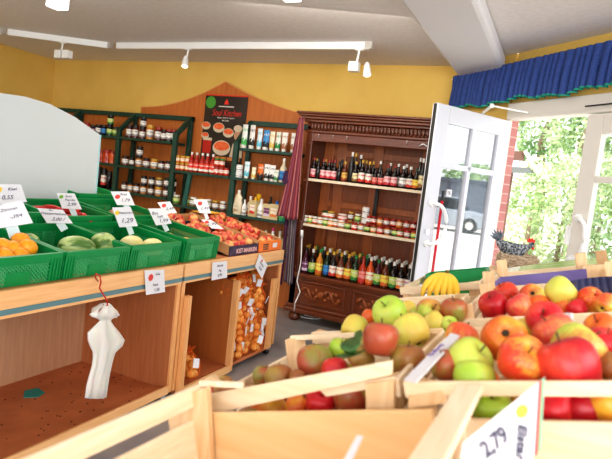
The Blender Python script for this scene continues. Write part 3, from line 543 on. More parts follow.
# ------------------------------------------------------------------ wardrobe
def wardrobe():
    x0, x1, y0, y1 = -2.245, -.985, 4.67, 5.03
    t = thing('antique_wardrobe', 'carved dark brown antique wardrobe without doors, used as a bottle shelf', 'wardrobe', ((x0 + x1) / 2, 4.85, 0))
    x1 = -1.02
    MB().box(x0, x0 + .065, y0, y1, .1, 1.86).build('side_panel', DKZ, t, bevel=.006)
    MB().box(x1 - .065, x1, y0, y1, .1, 1.86).build('side_panel', DKZ, t, bevel=.006)
    MB().box(x0 + .06, x1 - .06, y1 - .03, y1, .45, 1.86).build('back_panel', WARB2, t)
    f = MB()
    xm = (x0 + x1) / 2
    for a in (x0 + .065, x0 + .2, xm - .04, x1 - .18): f.box(a, a + .1, y1 - .045, y1 - .029, .45, 1.86)
    for z in (.47, .99, 1.12, 1.62, 1.76): f.box(x0 + .065, x1 - .065, y1 - .042, y1 - .029, z, z + .06)
    f.build('back_frame', WARB, t, bevel=.004)
    MB().box(x0 + .06, x1 - .06, y0 + .02, y1 - .04, 1.84, 1.86).build('top_panel', DKW, t)
    for z in (SH1, SH2):
        s = MB().box(x0 + .066, x1 - .066, y0 + .02, y1 - .045, z - .022, z).build('shelf_board', WARB, t)
        MB().box(x0 + .066, x1 - .066, y0 + .005, y0 + .02, z - .024, z + .001).build('shelf_lip', SHW, s)
    MB().box(xm + .06, xm + .09, y0 + .2, y0 + .23, .95, 1.35).build('shelf_strut', BLK, t)
    # base chest
    MB().box(x0 - .01, x1 + .01, y0 - .02, y1, .43, .467).box(x0 + .0, x1, y0 - .01, y1, .41, .43).build('base_top', DKW, t, bevel=.006)
    MB().box(x0, x1, y0, y1, .16, .41).build('base_chest', DKW, t)
    MB().box(x0 - .03, x1 + .03, y0 - .04, y1, .085, .13).box(x0 - .015, x1 + .015, y0 - .02, y1, .13, .165).build('plinth', DKW, t, bevel=.01)
    for a, b in ((x0 + .09, xm - .04), (xm + .04, x1 - .09)):
        p = MB().box(a, b, y0 - .012, y0 + .001, .385, .4).box(a, b, y0 - .012, y0 + .001, .18, .195).box(a, a + .018, y0 - .012, y0 + .001, .195, .385).box(b - .018, b, y0 - .012, y0 + .001, .195, .385).build('carved_panel', DKW, t, bevel=.004)
        cx = (a + b) / 2; o = MB()
        for sg in (-1, 1):
            o.tube([(cx + sg * (.03 + .17 * k / 16), y0 - .004, .29 + .05 * math.sin(k / 16 * 2 * PI) * sg) for k in range(17)], [.012 + .008 * math.sin(k) for k in range(17)], 6)
            for k in range(5): o.ball((cx + sg * (.05 + k * .034), y0 - .002, .29 - sg * .04 * math.cos(k * 1.3)), .018, (1, .5, 1), 8, 6)
        o.ball((cx, y0 - .002, .29), .036, (1, .4, 1), 12, 8)
        o.build('carving', WARB2, p, smooth=True)
    MB().box(xm - .022, xm + .022, y0 - .012, y0 + .001, .17, .41).build('centre_stile', DKZ, t, bevel=.003)
    for x in (x0 + .07, x1 - .07):
        for y in (y0 + .03, y1 - .07): MB().lathe([(.035, 0), (.055, .02), (.06, .045), (.045, .075), (.04, .088)], (x, y, 0), 16).build('bun_foot', DKW, t, smooth=True)
    # cornice
    c = MB()
    for z0_, z1_, o_ in ((1.80, 1.825, .01), (1.825, 1.895, .0), (1.895, 1.92, .03), (1.92, 1.945, .055), (1.945, 1.965, .075), (1.965, 1.985, .09)): c.box(x0 - o_, x1 + o_, y0 - o_, y1, z0_, z1_)
    c = c.build('cornice', DKW, t, bevel=.006)
    b = MB(); n = 34
    for k in range(n):
        x = x0 + .05 + (x1 - x0 - .1) * k / (n - 1); b.lathe([(.006, 1.828), (.014, 1.84), (.016, 1.855), (.008, 1.868), (.014, 1.88), (.006, 1.893)], (x, y0 - .008, 0), 8)
    b.build('spindle_frieze', DKZ, c, smooth=True)
    MB().box(x0 + .06, x1 - .06, y0 + .005, y0 + .04, 1.725, 1.80).build('top_rail', DKW, t, bevel=.005)
    for px in (319, 333, 347, 407):
        x = col_x(px, 4.66, 1.78); MB().tube([(x, y0 - .002, 1.79), (x, y0 - .014, 1.785), (x, y0 - .016, 1.765), (x, y0 - .005, 1.76)], .0035, 6).build('hook', WHT, t, smooth=True)
    MB().tube([(col_x(418, 4.65, 1.75), y0 + .0, 1.75), (col_x(422, 4.6, 1.77), y0 - .03, 1.77), (col_x(427, 4.6, 1.75), y0 - .02, 1.75), (col_x(432, 4.6, 1.745), y0 - .02, 1.745)], .005, 6).build('hook', WHT, t, smooth=True)
    for z in (.52, .95, 1.35, 1.7): MB().ball((x0 + .033, y0 - .004, z), .014, (1, .5, 1)).build('stud', DKW, t, smooth=True)
wardrobe()
# shawls
def shawl(pts_l, pts_r, zs, y, m, name, label, pleats, amp, cat):
    nu, nv = 60, 28; bm = bmesh.new(); uvl = bm.loops.layers.uv.new('UVMap'); g = []
    def ip(arr, t):
        a = t * (len(arr) - 1); i = min(int(a), len(arr) - 2); return arr[i] + (arr[i + 1] - arr[i]) * (a - i)
    for j in range(nv + 1):
        t = j / nv; l, r, z = ip(pts_l, t), ip(pts_r, t), ip(zs, t); rowv = []
        for i in range(nu + 1):
            u = i / nu; rowv.append((bm.verts.new((l + (r - l) * u, y + amp * (.3 + .7 * t) * math.sin(u * pleats * 2 * PI + t * 1.5), z + .012 * math.sin(u * 7) * (t ** 4))), u, t))
        g.append(rowv)
    for j in range(nv):
        for i in range(nu):
            q = (g[j][i], g[j][i + 1], g[j + 1][i + 1], g[j + 1][i]); f = bm.faces.new([a[0] for a in q])
            for lp, a in zip(f.loops, q): lp[uvl].uv = (a[1], a[2])
    mb = MB(); mb.bm = bm; o = mb.build(name, m, None, smooth=True); md = o.modifiers.new('s', 'SOLIDIFY'); md.thickness = .004
    return tag(o, label, cat, 'shawls hanging at the wardrobe')
m1_ = stripe_mat('shawl_stripes', [(136, 50, 62), (166, 84, 86), (104, 40, 60), (186, 120, 112), (124, 44, 66), (140, 84, 100), (160, 60, 66), (96, 38, 54)], 2.5)
m2_ = stripe_mat('shawl_dark_stripes', [(70, 60, 66), (150, 140, 140), (60, 50, 60), (110, 104, 110), (84, 40, 70)], 3)
m3_ = stripe_mat('shawl_purple', [(72, 30, 66), (96, 40, 76), (60, 30, 58)], 3)
shawl([-2.30, -2.33, -2.37, -2.43], [-2.245, -2.23, -2.215, -2.20], [1.92, 1.6, 1.3, .975], 4.575, m1_, 'striped_shawl', 'red and purple striped shawl hanging from the wardrobe cornice', 3, .016, 'shawl')
shawl([-2.33, -2.31, -2.30], [-2.235, -2.225, -2.20], [1.3, .8, .35], 4.63, m2_, 'long_scarf', 'long grey patterned scarf hanging below the striped shawl', 2, .01, 'scarf')
shawl([-2.37, -2.36, -2.355], [-2.335, -2.32, -2.31], [1.3, .8, .33], 4.645, m3_, 'narrow_scarf', 'narrow plum scarf hanging beside the long grey scarf', 1.5, .008, 'scarf')
shawl([-2.375, -2.40], [-2.345, -2.335], [1.42, 1.3], 4.558, mat('plum_patch', s2l(64, 28, 66), .8), 'purple_scarf', 'small dark purple scarf end lying over the striped shawl', 1, .003, 'scarf')
pb = thing('power_strip', 'white power strip under the wardrobe, its cord running up the side', 'power strip', on_z(313, 317, 0)); q = on_z(313, 317, 0)
MB().tube([on_y(302, 236, 4.6), on_y(301, 262, 4.6), on_y(297, 281, 4.6), on_y(300, 292, 4.6), on_z(295, 303, .35), on_z(294, 312, .05), on_z(299, 316, .012), on_z(306, 318, .012), on_z(318, 319, .012)], .006, 6).tube([on_y(302, 230, 4.6), on_y(302, 237, 4.6)], .014, 8).build('cord', WHT, pb, smooth=True)
MB().box(q.x - .09, q.x + .09, q.y - .025, q.y + .025, .0, .03).build('case', WHT, pb, bevel=.006)
MB().box(q.x + .06, q.x + .08, q.y - .01, q.y + .01, .03, .036).build('switch', capm('red', (170, 30, 30)), pb)

# ------------------------------------------------------------------ produce rack (two units)
XF_, XB_ = -1.96, -2.66
def rack_unit(y0, y1, lab, zb=.02, lip=True):
    t = thing('produce_rack', lab, 'produce rack', rackmap((-2.3, (y0 + y1) / 2, -.075)), group='wooden produce racks')
    B = lambda: MB(rackmap)
    B().box(XB_, XF_ + .0, y0, y1, .745, .775).build('counter_top', RACK_P, t)
    B().box(XF_, XF_ + .022, y0 + .004, y1 - .004, .70, .778).build('front_board', RACK_E, t, bevel=.002)
    B().box(XF_ + .002, XF_ + .02, y0 + .004, y1 - .004, .676, .6995).build('price_rail', STRIP, t)
    B().box(XF_, XF_ + .018, y0 + .004, y1 - .004, .662, .676).build('lower_edge', RACK_E, t)
    for y in (y0, y1 - .03): 
        s = B().box(XB_, XF_ - .002, y + .001, y + .029, .0, .744).build('side_panel', RACK_P, t)
        B().box(XF_ - .002, XF_ + .012, y, y + .03, .0, .66).build('edge_strip', RACK_Z, s)
    B().box(XB_ - .015, XB_, y0, y1, .0, .744).build('back_panel', RACK_B, t)
    B().box(XB_, XF_ - .002, y0 + .03, y1 - .03, zb - .025, zb).build('bottom_board', RACK_F, t)
    if lip: B().box(XF_ - .001, XF_ + .015, y0 + .03, y1 - .03, -.005, .045).build('front_lip', RACK_E, t, bevel=.002)
    for y in (y0 + .1, y1 - .06):
        for x in (XF_ - .02, XB_ + .08):
            c = B().tube([(x - .02, y, -.045), (x + .02, y, -.045)], .03, 14).build('caster', BLK, t)
            B().box(x - .024, x + .024, y - .015, y + .02, -.04, -.006).build('caster_fork', CHROME, c)
    return t
ru1 = rack_unit(.25, 2.58, 'wooden produce rack holding oranges and melons, with an empty lower shelf')
ru2 = rack_unit(2.592, 3.865, 'shorter wooden produce rack holding peach trays, with onion bins below', -.005, False)
# dust and scraps on the bottom board
tag(MB(rackmap).prism([(-2.52, 2.03, .0205), (-2.45, 1.97, .0205), (-2.40, 2.02, .0205), (-2.42, 2.08, .0205), (-2.5, 2.10, .0205)], (0, 0, .003)).build('paper_scrap', mat('teal_paper', s2l(40, 150, 140), .7)), 'torn teal paper scrap lying on the empty rack shelf', 'scrap')
cr = MB(rackmap)
for k in range(90):
    x, y = R.uniform(-2.6, -2.0), R.uniform(1.3, 2.55); s = R.uniform(.003, .007); cr.box(x, x + s, y, y + s * 1.4, .0205, .0235)
tag(cr.build('crumbs', mat('crumb', s2l(90, 50, 30), .9)), 'dark crumbs and dry skins scattered over the empty rack shelf', 'crumbs', kind='stuff')
# bin partition inside second unit
bp = thing('onion_bin', 'slant-fronted plywood bin divider inside the shorter rack', 'bin', rackmap((-2.2, 3.28, .02)))
MB(rackmap).box(-2.62, -1.97, 3.20, 3.215, -.004, .60).build('divider_panel', PLY, bp)
MB(rackmap).box(-1.97, -1.925, 3.192, 3.223, -.04, .605).build('front_strip', RACK_Z, bp)
MB(rackmap).box(-1.943, -1.925, 2.64, 3.192, -.045, .002).build('bottom_strip', RACK_E, bp)
MB(rackmap).box(-1.943, -1.91, 2.615, 2.65, -.04, .585).build('front_strip', RACK_Z, bp)
MB(rackmap).box(-1.943, -1.92, 3.70, 3.77, .0, .56).build('front_strip', RACK_Z, bp)

# onion nets
ON = mat('onion_skin', s2l(236, 146, 58), .45, col2=s2l(248, 190, 100), scale=40, stretch=(1, 1, .2), bump=.1)
NET = mat('orange_net', s2l(226, 104, 30), .6)
def net_bag_proto():
    t = thing('onion_net', 'x', 'onion net', (0, 0, 0), local=True); rr = random.Random(5)
    m = MB()
    pos = [(math.cos(a) * .045, math.sin(a) * .045, z) for z in (.035, .085) for a in (0, 1.57, 3.14, 4.71)] + [(0, 0, .06), (0, 0, .115), (.03, .03, .12), (-.03, .0, .125)]
    for p in pos: m.lathe([(.002, -.026), (.018, -.02), (.027, -.004), (.026, .01), (.014, .022), (.004, .032)], (p[0] + rr.uniform(-.008, .008), p[1] + rr.uniform(-.008, .008), p[2]), 9)
    m.build('onions', ON, t, smooth=True)['kind'] = 'stuff'
    n = MB(); N = 12
    prof = [(.03, .004), (.075, .03), (.08, .075), (.065, .12), (.025, .155), (.012, .17), (.035, .2)]
    for k in range(N):
        for sg in (1, -1):
            n.tube([(r * math.cos(2 * PI * k / N + sg * i * .26), r * math.sin(2 * PI * k / N + sg * i * .26), z) for i, (r, z) in enumerate(prof)], .0013, 4, False)
    n.build('netting', NET, t)
    MB().box(-.02, .02, -.09, -.087, .07, .125).build('paper_tag', PAPER, t)
    return t
bag0 = net_bag_proto(); first = True; bi = 0
spots = []
rr = random.Random(11)
for L in range(5):
    for k in range(4):
        spots.append((-1.99 - .018 * L - .03 * (k % 2), 3.30 + k * .135 + .03 * (L % 2) - (.05 if L == 4 else 0), -.0 + L * .112, rr.uniform(-.7, .7), 'far'))
spots += [(-2.0, 2.80, -.0, .3, 'n'), (-2.14, 2.88, -.0, -.5, 'n')]
HT = ['lowest layer', 'second layer', 'third layer', 'fourth layer', 'top']
for i, (x, y, z, a, w_) in enumerate(spots):
    p = rackmap((x, y, z))
    if w_ == 'n': lab = ('orange onion net lying in the bin next to the plywood divider, nearer the aisle', 'orange onion net behind the one nearer the aisle, same bin')[i - 20]
    else: lab = 'orange onion net with white tag, %s of the heap, %s counted from the divider' % (HT[i // 4], ordn(i % 4))
    rot = (rr.uniform(-.35, .35), a * .6, rr.uniform(.6, 2.2))
    if i == 0: bag0.location = p; bag0.rotation_euler = rot; bag0['label'] = lab; bag0['group'] = 'onion nets in the rack bins'
    else: dup(bag0, p, rot, lab)
del bag0['_org']

# white display panel behind the crates
def wpanel():
    out = [on_x(u, v, -2.85) for u, v in ((0, 93), (25, 96.5), (50, 104), (75, 117), (100, 135))]
    out = [V((p.x, p.y, p.z)) for p in out]; e = out[-1]
    pts = [V((-2.85, .6, .0)), V((-2.85, e.y, 0)), V((-2.85, e.y, e.z))] + out[::-1][1:] + [V((-2.85, 1.2, out[0].z + .03)), V((-2.85, .6, out[0].z + .0))]
    t = thing('white_divider', 'large white display panel with a curved top edge behind the crates', 'panel', (-2.85, 1.8, 0))
    MB().prism(pts, (-.035, 0, 0)).build('panel', mat('milky_white', s2l(206, 211, 212), .3), t)
    MB().bar((-2.866, e.y + .004, 0), (-2.866, e.y + .004, e.z), .04, .008, up=(0, 1, 0)).build('edge_strip', mat('aqua_edge', s2l(170, 214, 218), .2), t)
wpanel()

# green crates
GCM = mat('green_crate', s2l(14, 140, 74), .35, spec=.5); GCL = mat('green_crate_lit_through', s2l(66, 178, 112), .35)  # lattice green made paler, painting in light that passes through the plastic
def crate_panel(m, lat, a, b, hz, up, plate=True):
    """perforated side from a to b (base points), height hz along up: rims and ribs into m, lattice into lat"""
    a, b, up = V(a), V(b), V(up); d = (b - a); L = d.length; d.normalize(); n = d.cross(up).normalized()
    P = lambda s, z, o=0: a + d * s + up * z + n * o
    def bx(mm, s0, s1, z0, z1, o0=-.004, o1=.004): mm.hexa([P(s0, z0, o0), P(s1, z0, o0), P(s1, z0, o1), P(s0, z0, o1), P(s0, z1, o0), P(s1, z1, o0), P(s1, z1, o1), P(s0, z1, o1)])
    bx(m, 0, L, hz - .022, hz, -.009, .009); bx(m, 0, L, hz - .04, hz - .022); bx(m, 0, L, 0, .016, -.006, .006); ew = L * .14
    for s0 in (0, L - ew):
        bx(m, s0, s0 + ew, .016, hz - .03, -.002, .002)
        for k in range(4): bx(m, s0 + ew * k / 3.4, s0 + ew * k / 3.4 + .007, .012, hz - .02, -.008, .008)
    s0, s1, z0, z1 = ew, L - ew, .016, hz - .04; st = .0175; w_ = .00155; hh = z1 - z0
    for sg in (1, -1):
        k = -hh
        while k < (s1 - s0):
            sa, sb = k, k + hh; ta = max(0, -sa); tb = min(hh, (s1 - s0) - sa)
            if tb > ta:
                za, zb = (z0 + ta, z0 + tb) if sg == 1 else (z1 - ta, z1 - tb)
                lat.bar(P(s0 + sa + ta, za), P(s0 + sa + tb, zb), w_ * 2.1, .003, up=n)
            k += st
    if plate:
        c = (s0 + s1) / 2; bx(m, c - .055, c + .055, z0, z0 + hh * .66, -.005, .005)
def green_crate(y0, y1, xf, xb, zf_, zb_, h, lab):
    """front rim at (xf, zf_), back rim at (xb, zb_)"""
    t = thing('green_crate', lab, 'crate', rackmap(((xf + xb) / 2, (y0 + y1) / 2, zf_ - h)), group='green perforated produce crates')
    dx = V((xb - xf, 0, zb_ - zf_)).normalized(); up = V((dx.z, 0, -dx.x)) if dx.x < 0 else V((-dx.z, 0, dx.x)); L = V((xb - xf, 0, zb_ - zf_)).length
    o = V((xf, y0, zf_)) - up * h; W = V((0, y1 - y0, 0)); D = dx * L
    m = MB(rackmap)
    for a, b, pl_ in ((o, o + W, True), (o + D, o + D + W, True), (o, o + D, False), (o + W, o + W + D, False)):
        l = MB(rackmap); crate_panel(m, l, a, b, h, up, pl_); l.build('lattice', GCL, t)
    m.build('crate_frame', GCM, t, bevel=0)
    e = up * .006
    MB(rackmap).hexa([o, o + W, o + W + D, o + D, o + e, o + W + e, o + W + D + e, o + D + e]).build('crate_floor', GCM, t)
    return lambda s, dd, z: rackmap(o + W * s + D * dd + up * z)
G = 'green crate '
f0 = green_crate(1.33, 1.745, -1.985, -2.45, .905, .965, .145, 'green perforated crate of oranges at the front of the rack')
f1 = green_crate(1.765, 2.165, -1.985, -2.45, .905, .965, .145, 'green perforated crate with two striped watermelons')
f2 = green_crate(2.18, 2.585, -1.985, -2.45, .908, .965, .145, 'green perforated crate with pale yellow melons')
f3 = green_crate(2.64, 2.985, -1.985, -2.45, .92, .975, .15, 'green perforated crate nearest the peach trays, holding few pale fruits')
b0 = green_crate(1.62, 2.06, -2.49, -2.93, 1.02, 1.09, .2, 'green perforated rear crate behind the oranges')
b1 = green_crate(2.12, 2.52, -2.47, -2.90, 1.0, 1.05, .2, 'green perforated rear crate of red peppers')
b2 = green_crate(2.56, 2.99, -2.47, -2.88, 1.0, 1.06, .2, 'green perforated rear crate beside the peppers crate')
b3 = green_crate(2.66, 3.06, -2.92, -3.25, 1.09, 1.13, .2, 'green perforated crate furthest back, raised above the others')
b4 = green_crate(1.15, 1.58, -2.49, -2.93, 1.02, 1.09, .2, 'green perforated rear crate of yellow-brown fruit at the frame edge')

def fruit_mesh(name, r, col, col2, bumpy=.1, dim=.12, scale=10, stretch=(1, 1, 1), sq=.92, rough=.4, contrast=(.35, .65)):
    m = mat(name, s2l(*col), rough, col2=s2l(*col2), scale=scale, stretch=stretch, bump=bumpy, contrast=contrast)
    prof = []
    for k in range(0, 13):
        a = PI * k / 12; rr_ = math.sin(a); z = -math.cos(a) * sq
        if k in (0, 12): rr_ = .03; z *= (1 - dim)
        elif k in (1, 11): z *= (1 - dim * .25)
        prof.append((r * rr_, r * z))
    o = MB().lathe(prof, n=20).build(name, m, None, smooth=True); C.objects.unlink(o); return o
def place_mesh(proto, name, loc, label, cat, group, scale=1, rot=None):
    o = proto.copy(); o.name = name; C.objects.link(o); o.location = loc
    o.rotation_euler = rot or (R.uniform(-.6, .6), R.uniform(-.6, .6), R.uniform(0, 6)); o.scale = (scale,) * 3 if not isinstance(scale, tuple) else scale
    return tag(o, label, cat, group)
# oranges
op = fruit_mesh('orange', .04, (238, 150, 22), (246, 168, 40), .25, .06, 60)
for k, (u, v, z) in enumerate(((2, 247, -2.0), (20.5, 241, -2.06), (27.5, 248, -1.97), (12, 250, -1.98), (-12, 243, -2.05), (-9, 252, -1.97), (4, 257, -1.95), (20, 256, -1.95), (-25, 252, -2.0))):
    place_mesh(op, 'orange', on_x(u, v, z), 'bright orange in the front green crate, %s counted from the top of the heap' % ordn(k), 'orange', 'oranges in the green crate')
# oranges tiny green leaf omitted; watermelons
wm = fruit_mesh('watermelon', .066, (84, 122, 52), (186, 202, 132), .03, .03, 9, (3, 3, .5), 1.25, contrast=(.42, .55))
place_mesh(wm, 'watermelon', on_x(77, 247.5, -2.03), 'long striped green watermelon lying nearer the oranges', 'watermelon', 'watermelons', (.85, .85, 1.1), (1.45, .2, -.4))
place_mesh(wm, 'watermelon', on_x(103, 245, -2.05), 'rounder striped green watermelon nearer the yellow melons', 'watermelon', 'watermelons', (1.0, 1.0, .85), (1.3, .4, 1.2))
place_mesh(wm, 'watermelon', f1(.3, .85, .06), 'striped green watermelon at the back of its crate', 'watermelon', 'watermelons', (.8, .8, .7), (1.3, .2, 2.2))
ym = fruit_mesh('yellow_melon', .055, (222, 208, 130), (236, 224, 166), .08, .05, 20, (1, 1, .4), 1.25)
place_mesh(ym, 'yellow_melon', on_x(131, 245.5, -2.05), 'pale yellow melon nearest the watermelons', 'melon', 'yellow melons', 1, (1.3, .3, 1.9))
place_mesh(ym, 'yellow_melon', on_x(152, 247.5, -2.0), 'pale yellow melon nearest the peach trays', 'melon', 'yellow melons', .95, (1.4, .2, 1.9))
gp = fruit_mesh('pear_like_fruit', .036, (206, 196, 120), (220, 150, 90), .05, .1, 8)
for i, (s, d) in enumerate(((.3, .45), (.6, .5), (.45, .75), (.75, .7), (.85, .45))): place_mesh(gp, 'pale_fruit', f3(s, d, .055), 'pale yellow fruit, %s from the front of the crate by the peach trays' % ordn(i), 'fruit', 'pale fruits in the last green crate')
for i, (s, d) in enumerate(((.2, .2), (.5, .2), (.8, .25), (.35, .5), (.65, .5), (.2, .8), (.8, .75))):
    place_mesh(gp, 'brown_fruit', b4(s, d, .12), 'yellow-brown fruit, %s from the front in the rear crate at the frame edge' % ordn(i), 'fruit', 'yellow-brown fruits in the rear crate')
    if i < 5: place_mesh(gp, 'brown_fruit', b0(s, d, .11), 'yellow-brown fruit, %s from the front, crate behind the oranges' % ordn(i), 'fruit', 'yellow-brown fruits behind the oranges')
# peppers / radish bunch
def pepper_proto():
    t = thing('red_pepper', 'x', 'pepper', (0, 0, 0), local=True)
    MB().tube([(-.06, 0, .0), (-.035, 0, .003), (0, 0, .006), (.035, .0, .004), (.075, .005, -.004)], [.016, .024, .023, .016, .004], 10).build('flesh', mat('pepper_red', s2l(200, 34, 30), .3), t, smooth=True, sub=1)
    MB().tube([(-.06, 0, 0), (-.075, .002, .004), (-.09, .008, .012)], [.01, .004, .003], 8).build('stalk', mat('pepper_green', s2l(80, 130, 50), .5), t, smooth=True)
    return t
pp = pepper_proto(); k = 0
for s, d, z in ((.2, .3, .15), (.35, .45, .165), (.5, .3, .15), (.6, .5, .17), (.75, .35, .155), (.85, .55, .16), (.3, .7, .16), (.6, .75, .16), (.5, .1, .15)):
    lab = 'long red pointed pepper, %s from the white panel side of its crate' % ordn(k); p = b1(s, d, z); rot = (0, R.uniform(-.2, .2), R.uniform(0, 3))
    if k == 0: pp.location = p; pp.rotation_euler = rot; pp['label'] = lab; pp['group'] = 'red peppers in the rear crate'
    else: dup(pp, p, rot, lab)
    k += 1
del pp['_org']
mush = fruit_mesh('beige_root', .034, (214, 190, 150), (190, 120, 90), .1, .05, 12)
for i, (s, d) in enumerate(((.2, .3), (.45, .25), (.7, .35), (.3, .6), (.6, .65), (.85, .6))): place_mesh(mush, 'beige_turnip', b2(s, d, .13), 'small beige turnip, %s from the front, rear crate beside the peppers' % ordn(i), 'turnip', 'beige turnips in the rear crate')

# fruit trays
PEACH = mat('peach_skin', s2l(214, 62, 36), .5, col2=s2l(240, 150, 70), scale=14, bump=.03)
def tray(y0, y1, x0, x1, z0, z1, h, m_front, m_side, lab):
    t = thing('fruit_tray', lab, 'tray', rackmap(((x0 + x1) / 2, (y0 + y1) / 2, z0 - h)), group='cardboard fruit trays')
    P = lambda x, y, o: V((x, y, z0 + (z1 - z0) * (x - x0) / (x1 - x0) + o))
    def sl(x_a, x_b, ya, yb, lo, hi): return [P(x_a, ya, lo), P(x_b, ya, lo), P(x_b, yb, lo), P(x_a, yb, lo), P(x_a, ya, hi), P(x_b, ya, hi), P(x_b, yb, hi), P(x_a, yb, hi)]
    MB(rackmap).hexa(sl(x0 + .006, x0 - .002, y0, y1, -h, 0)).build('front_wall', m_front, t)
    MB(rackmap).hexa(sl(x0, x1, y0, y0 + .007, -h, .0)).hexa(sl(x0, x1, y1 - .007, y1, -h, 0)).hexa(sl(x1, x1 + .007, y0, y1, -h, 0)).build('side_walls', m_side, t)
    MB(rackmap).hexa(sl(x0, x1, y0, y1, -h, -h + .006)).build('tray_floor', m_side, t)
    for a, b in ((y0 - .004, y0 + .012), (y1 - .012, y1 + .004)): MB(rackmap).hexa(sl(x0, x1, a, b, -.002, .008)).build('tray_rim', mat('tray_kraft', s2l(196, 150, 104), .7), t)
    return t, P
prt = mat('print_dark', s2l(44, 32, 62), .5, col2=s2l(70, 50, 80), scale=20); kraft = mat('kraft', s2l(190, 140, 92), .75); ora = mat('print_orange', s2l(236, 120, 40), .5, col2=s2l(240, 140, 60), scale=14)
t1, P1 = tray(3.12, 3.50, -1.985, -2.62, .845, .985, .07, prt, kraft, 'cardboard peach tray with dark purple printed front')
t2, P2 = tray(3.515, 3.87, -1.985, -2.62, .855, .99, .075, ora, kraft, 'cardboard nectarine tray with bright orange front')
Mx = basis((0, 1, 0), (0, 0, 1))
t1['_org'] = tuple(t1['_org'])
text('KIST-MARKEN', .042, mat('print_rose', s2l(236, 190, 186), .5), t1, rackmap((-1.976, 3.34, .806)), Mx, sx=1.0, fat=.001)
MB(rackmap).box(-1.979, -1.977, 3.73, 3.80, .80, .835).build('white_sticker', PAPER, t2)
for k in range(3): MB(rackmap).box(-1.979, -1.977, 3.58, 3.66, .79 + k * .017, .80 + k * .017).build('printed_bar', mat('print_grey', s2l(70, 60, 60), .5), t2)
pch = fruit_mesh('peach', .035, (190, 44, 44), (244, 178, 110), .02, .12, 11, contrast=(.42, .56)); k = 0
for nm, P, ya, yb, who in (('peach', P1, 3.12, 3.50, 'purple-fronted'), ('nectarine', P2, 3.515, 3.87, 'orange-fronted')):
    k = 0
    for i in range(7):
        for j in range(4):
            if R.random() < .16: continue
            p = P(-2.03 - i * .085, ya + .055 + j * .087, -.018 + R.uniform(0, .02))
            place_mesh(pch, nm, rackmap(p), '%s in the %s tray, row %s from the aisle, %s along' % (nm, who, ordn(i), ordn(j)), nm, '%ss in the %s tray' % (nm, who)); k += 1
dv = MB(rackmap)
for i in range(1, 7): dv.hexa([P1(-1.99 - i * .085, 3.13, -.06), P1(-1.993 - i * .085, 3.13, -.06), P1(-1.993 - i * .085, 3.49, -.06), P1(-1.99 - i * .085, 3.49, -.06), P1(-1.99 - i * .085, 3.13, -.012), P1(-1.993 - i * .085, 3.13, -.012), P1(-1.993 - i * .085, 3.49, -.012), P1(-1.99 - i * .085, 3.49, -.012)])
dv.build('tray_divider', mat('dark_liner', s2l(50, 40, 60), .6), t1)

# price cards
def card(px, D, label, lines, pic=None, holder=True, lean=.05, group='handwritten price cards', name='price_card', cat='price card', D2=None, border=None):
    TL, TR, BR, BL = px; d = D if isinstance(D, (tuple, list)) else (D + lean, D + lean, D, D)
    a, b, c, e = [on_x(*q, D) for q in px] if not isinstance(D, tuple) and D < 0 else (on_d(*TL, d[0]), on_d(*TR, d[1]), on_d(*BR, d[2]), on_d(*BL, d[3]))
    r = ((b - a) + (c - e)) / 2; u = ((a - e) + (b - c)) / 2; W, Hh = r.length, u.length; M = basis(r, u); ctr = (a + b + c + e) / 4; n = M.col[2]
    t = thing(name, label, cat, ctr, group=group)
    # skew the sheet gently so it keeps the true outline of a curled card
    q = [p + n * .001 for p in (e, c, b, a)]
    MB().hexa([p - n * .001 for p in (e, c, b, a)] + [p + n * .001 for p in (e, c, b, a)]).build('card', PAPER, t)
    rn, un = r.normalized(), M.col[1]
    shx = (r.normalized().dot(u.normalized()))
    for body, fx_, fy_, sz in lines:
        pos = ctr + r * fx_ + u * fy_ + n * .0022
        text(body, sz * Hh * .92, INK, t, pos, M)
    if pic:
        (pm, fx_, fy_, rad) = pic; pc = ctr + r * fx_ + u * fy_ + n * .0015
        MB().prism([pc + rn * rad * Hh * math.cos(2 * PI * k / 14) + un * rad * Hh * math.sin(2 * PI * k / 14) for k in range(14)], n * .0006).build('fruit_picture', pm, t)
    if holder:
        f = (e + c) / 2; MB().bar(f + u.normalized() * .01 - n * .004, f - u.normalized() * .05 - n * .004, W * .28, .003, up=n).build('holder', mat('holder_plastic', s2l(210, 226, 226), .2), t)
    if border:
        bm_, side = border
        MB().bar(b - rn * W * .06 + n * .002, c - rn * W * .06 + n * .002, W * .06, .0006, up=n).build('colour_stripe', bm_, t)
    return t
lem = mat('pic_yellow', s2l(236, 200, 50), .5); org_ = mat('pic_orange', s2l(240, 150, 40), .5); redp = mat('pic_red', s2l(210, 60, 50), .5); grnp = mat('pic_green', s2l(120, 170, 60), .5)
card(((-12, 184), (21, 184.5), (27, 202), (-8, 205)), 2.75, 'price card reading Kiwi with a yellow-green fruit picture, rear row', [('Kiwi', .2, .22, .22), ('0,55', .0, -.2, .3)], (lem, -.22, .2, .15))
card(((-14, 208), (22, 200), (33, 223), (-10, 230)), 2.35, 'price card reading Zitronen above the crate of oranges', [('Zitronen', .08, .22, .18), ('-,39/4', .2, -.12, .2)], (org_, -.28, .1, .1))
card(((37, 208), (63, 210), (73, 223.5), (47, 223)), 2.7, 'price card reading Wassermelone above the watermelon crate', [('Wassermelone', 0, .15, .2), ('2,00 /', .05, -.24, .26), ('Bio', 0, .4, .13)])
card(((56.5, 193), (74.5, 193.5), (82, 209.5), (62, 208.5)), 3.05, 'price card with small green picture standing at the red peppers', [('Spitz', .1, .3, .18), ('Paprika', .1, .06, .18), ('2,99', .1, -.22, .26)], (grnp, -.3, .25, .1))
card(((110.5, 191.5), (129, 191.5), (135, 205.5), (117, 205)), 3.45, 'rear price card with red picture, above another card by the raised crates', [('Rote', .15, .28, .2), ('1,79', .1, -.15, .3)], (redp, -.25, .1, .14))
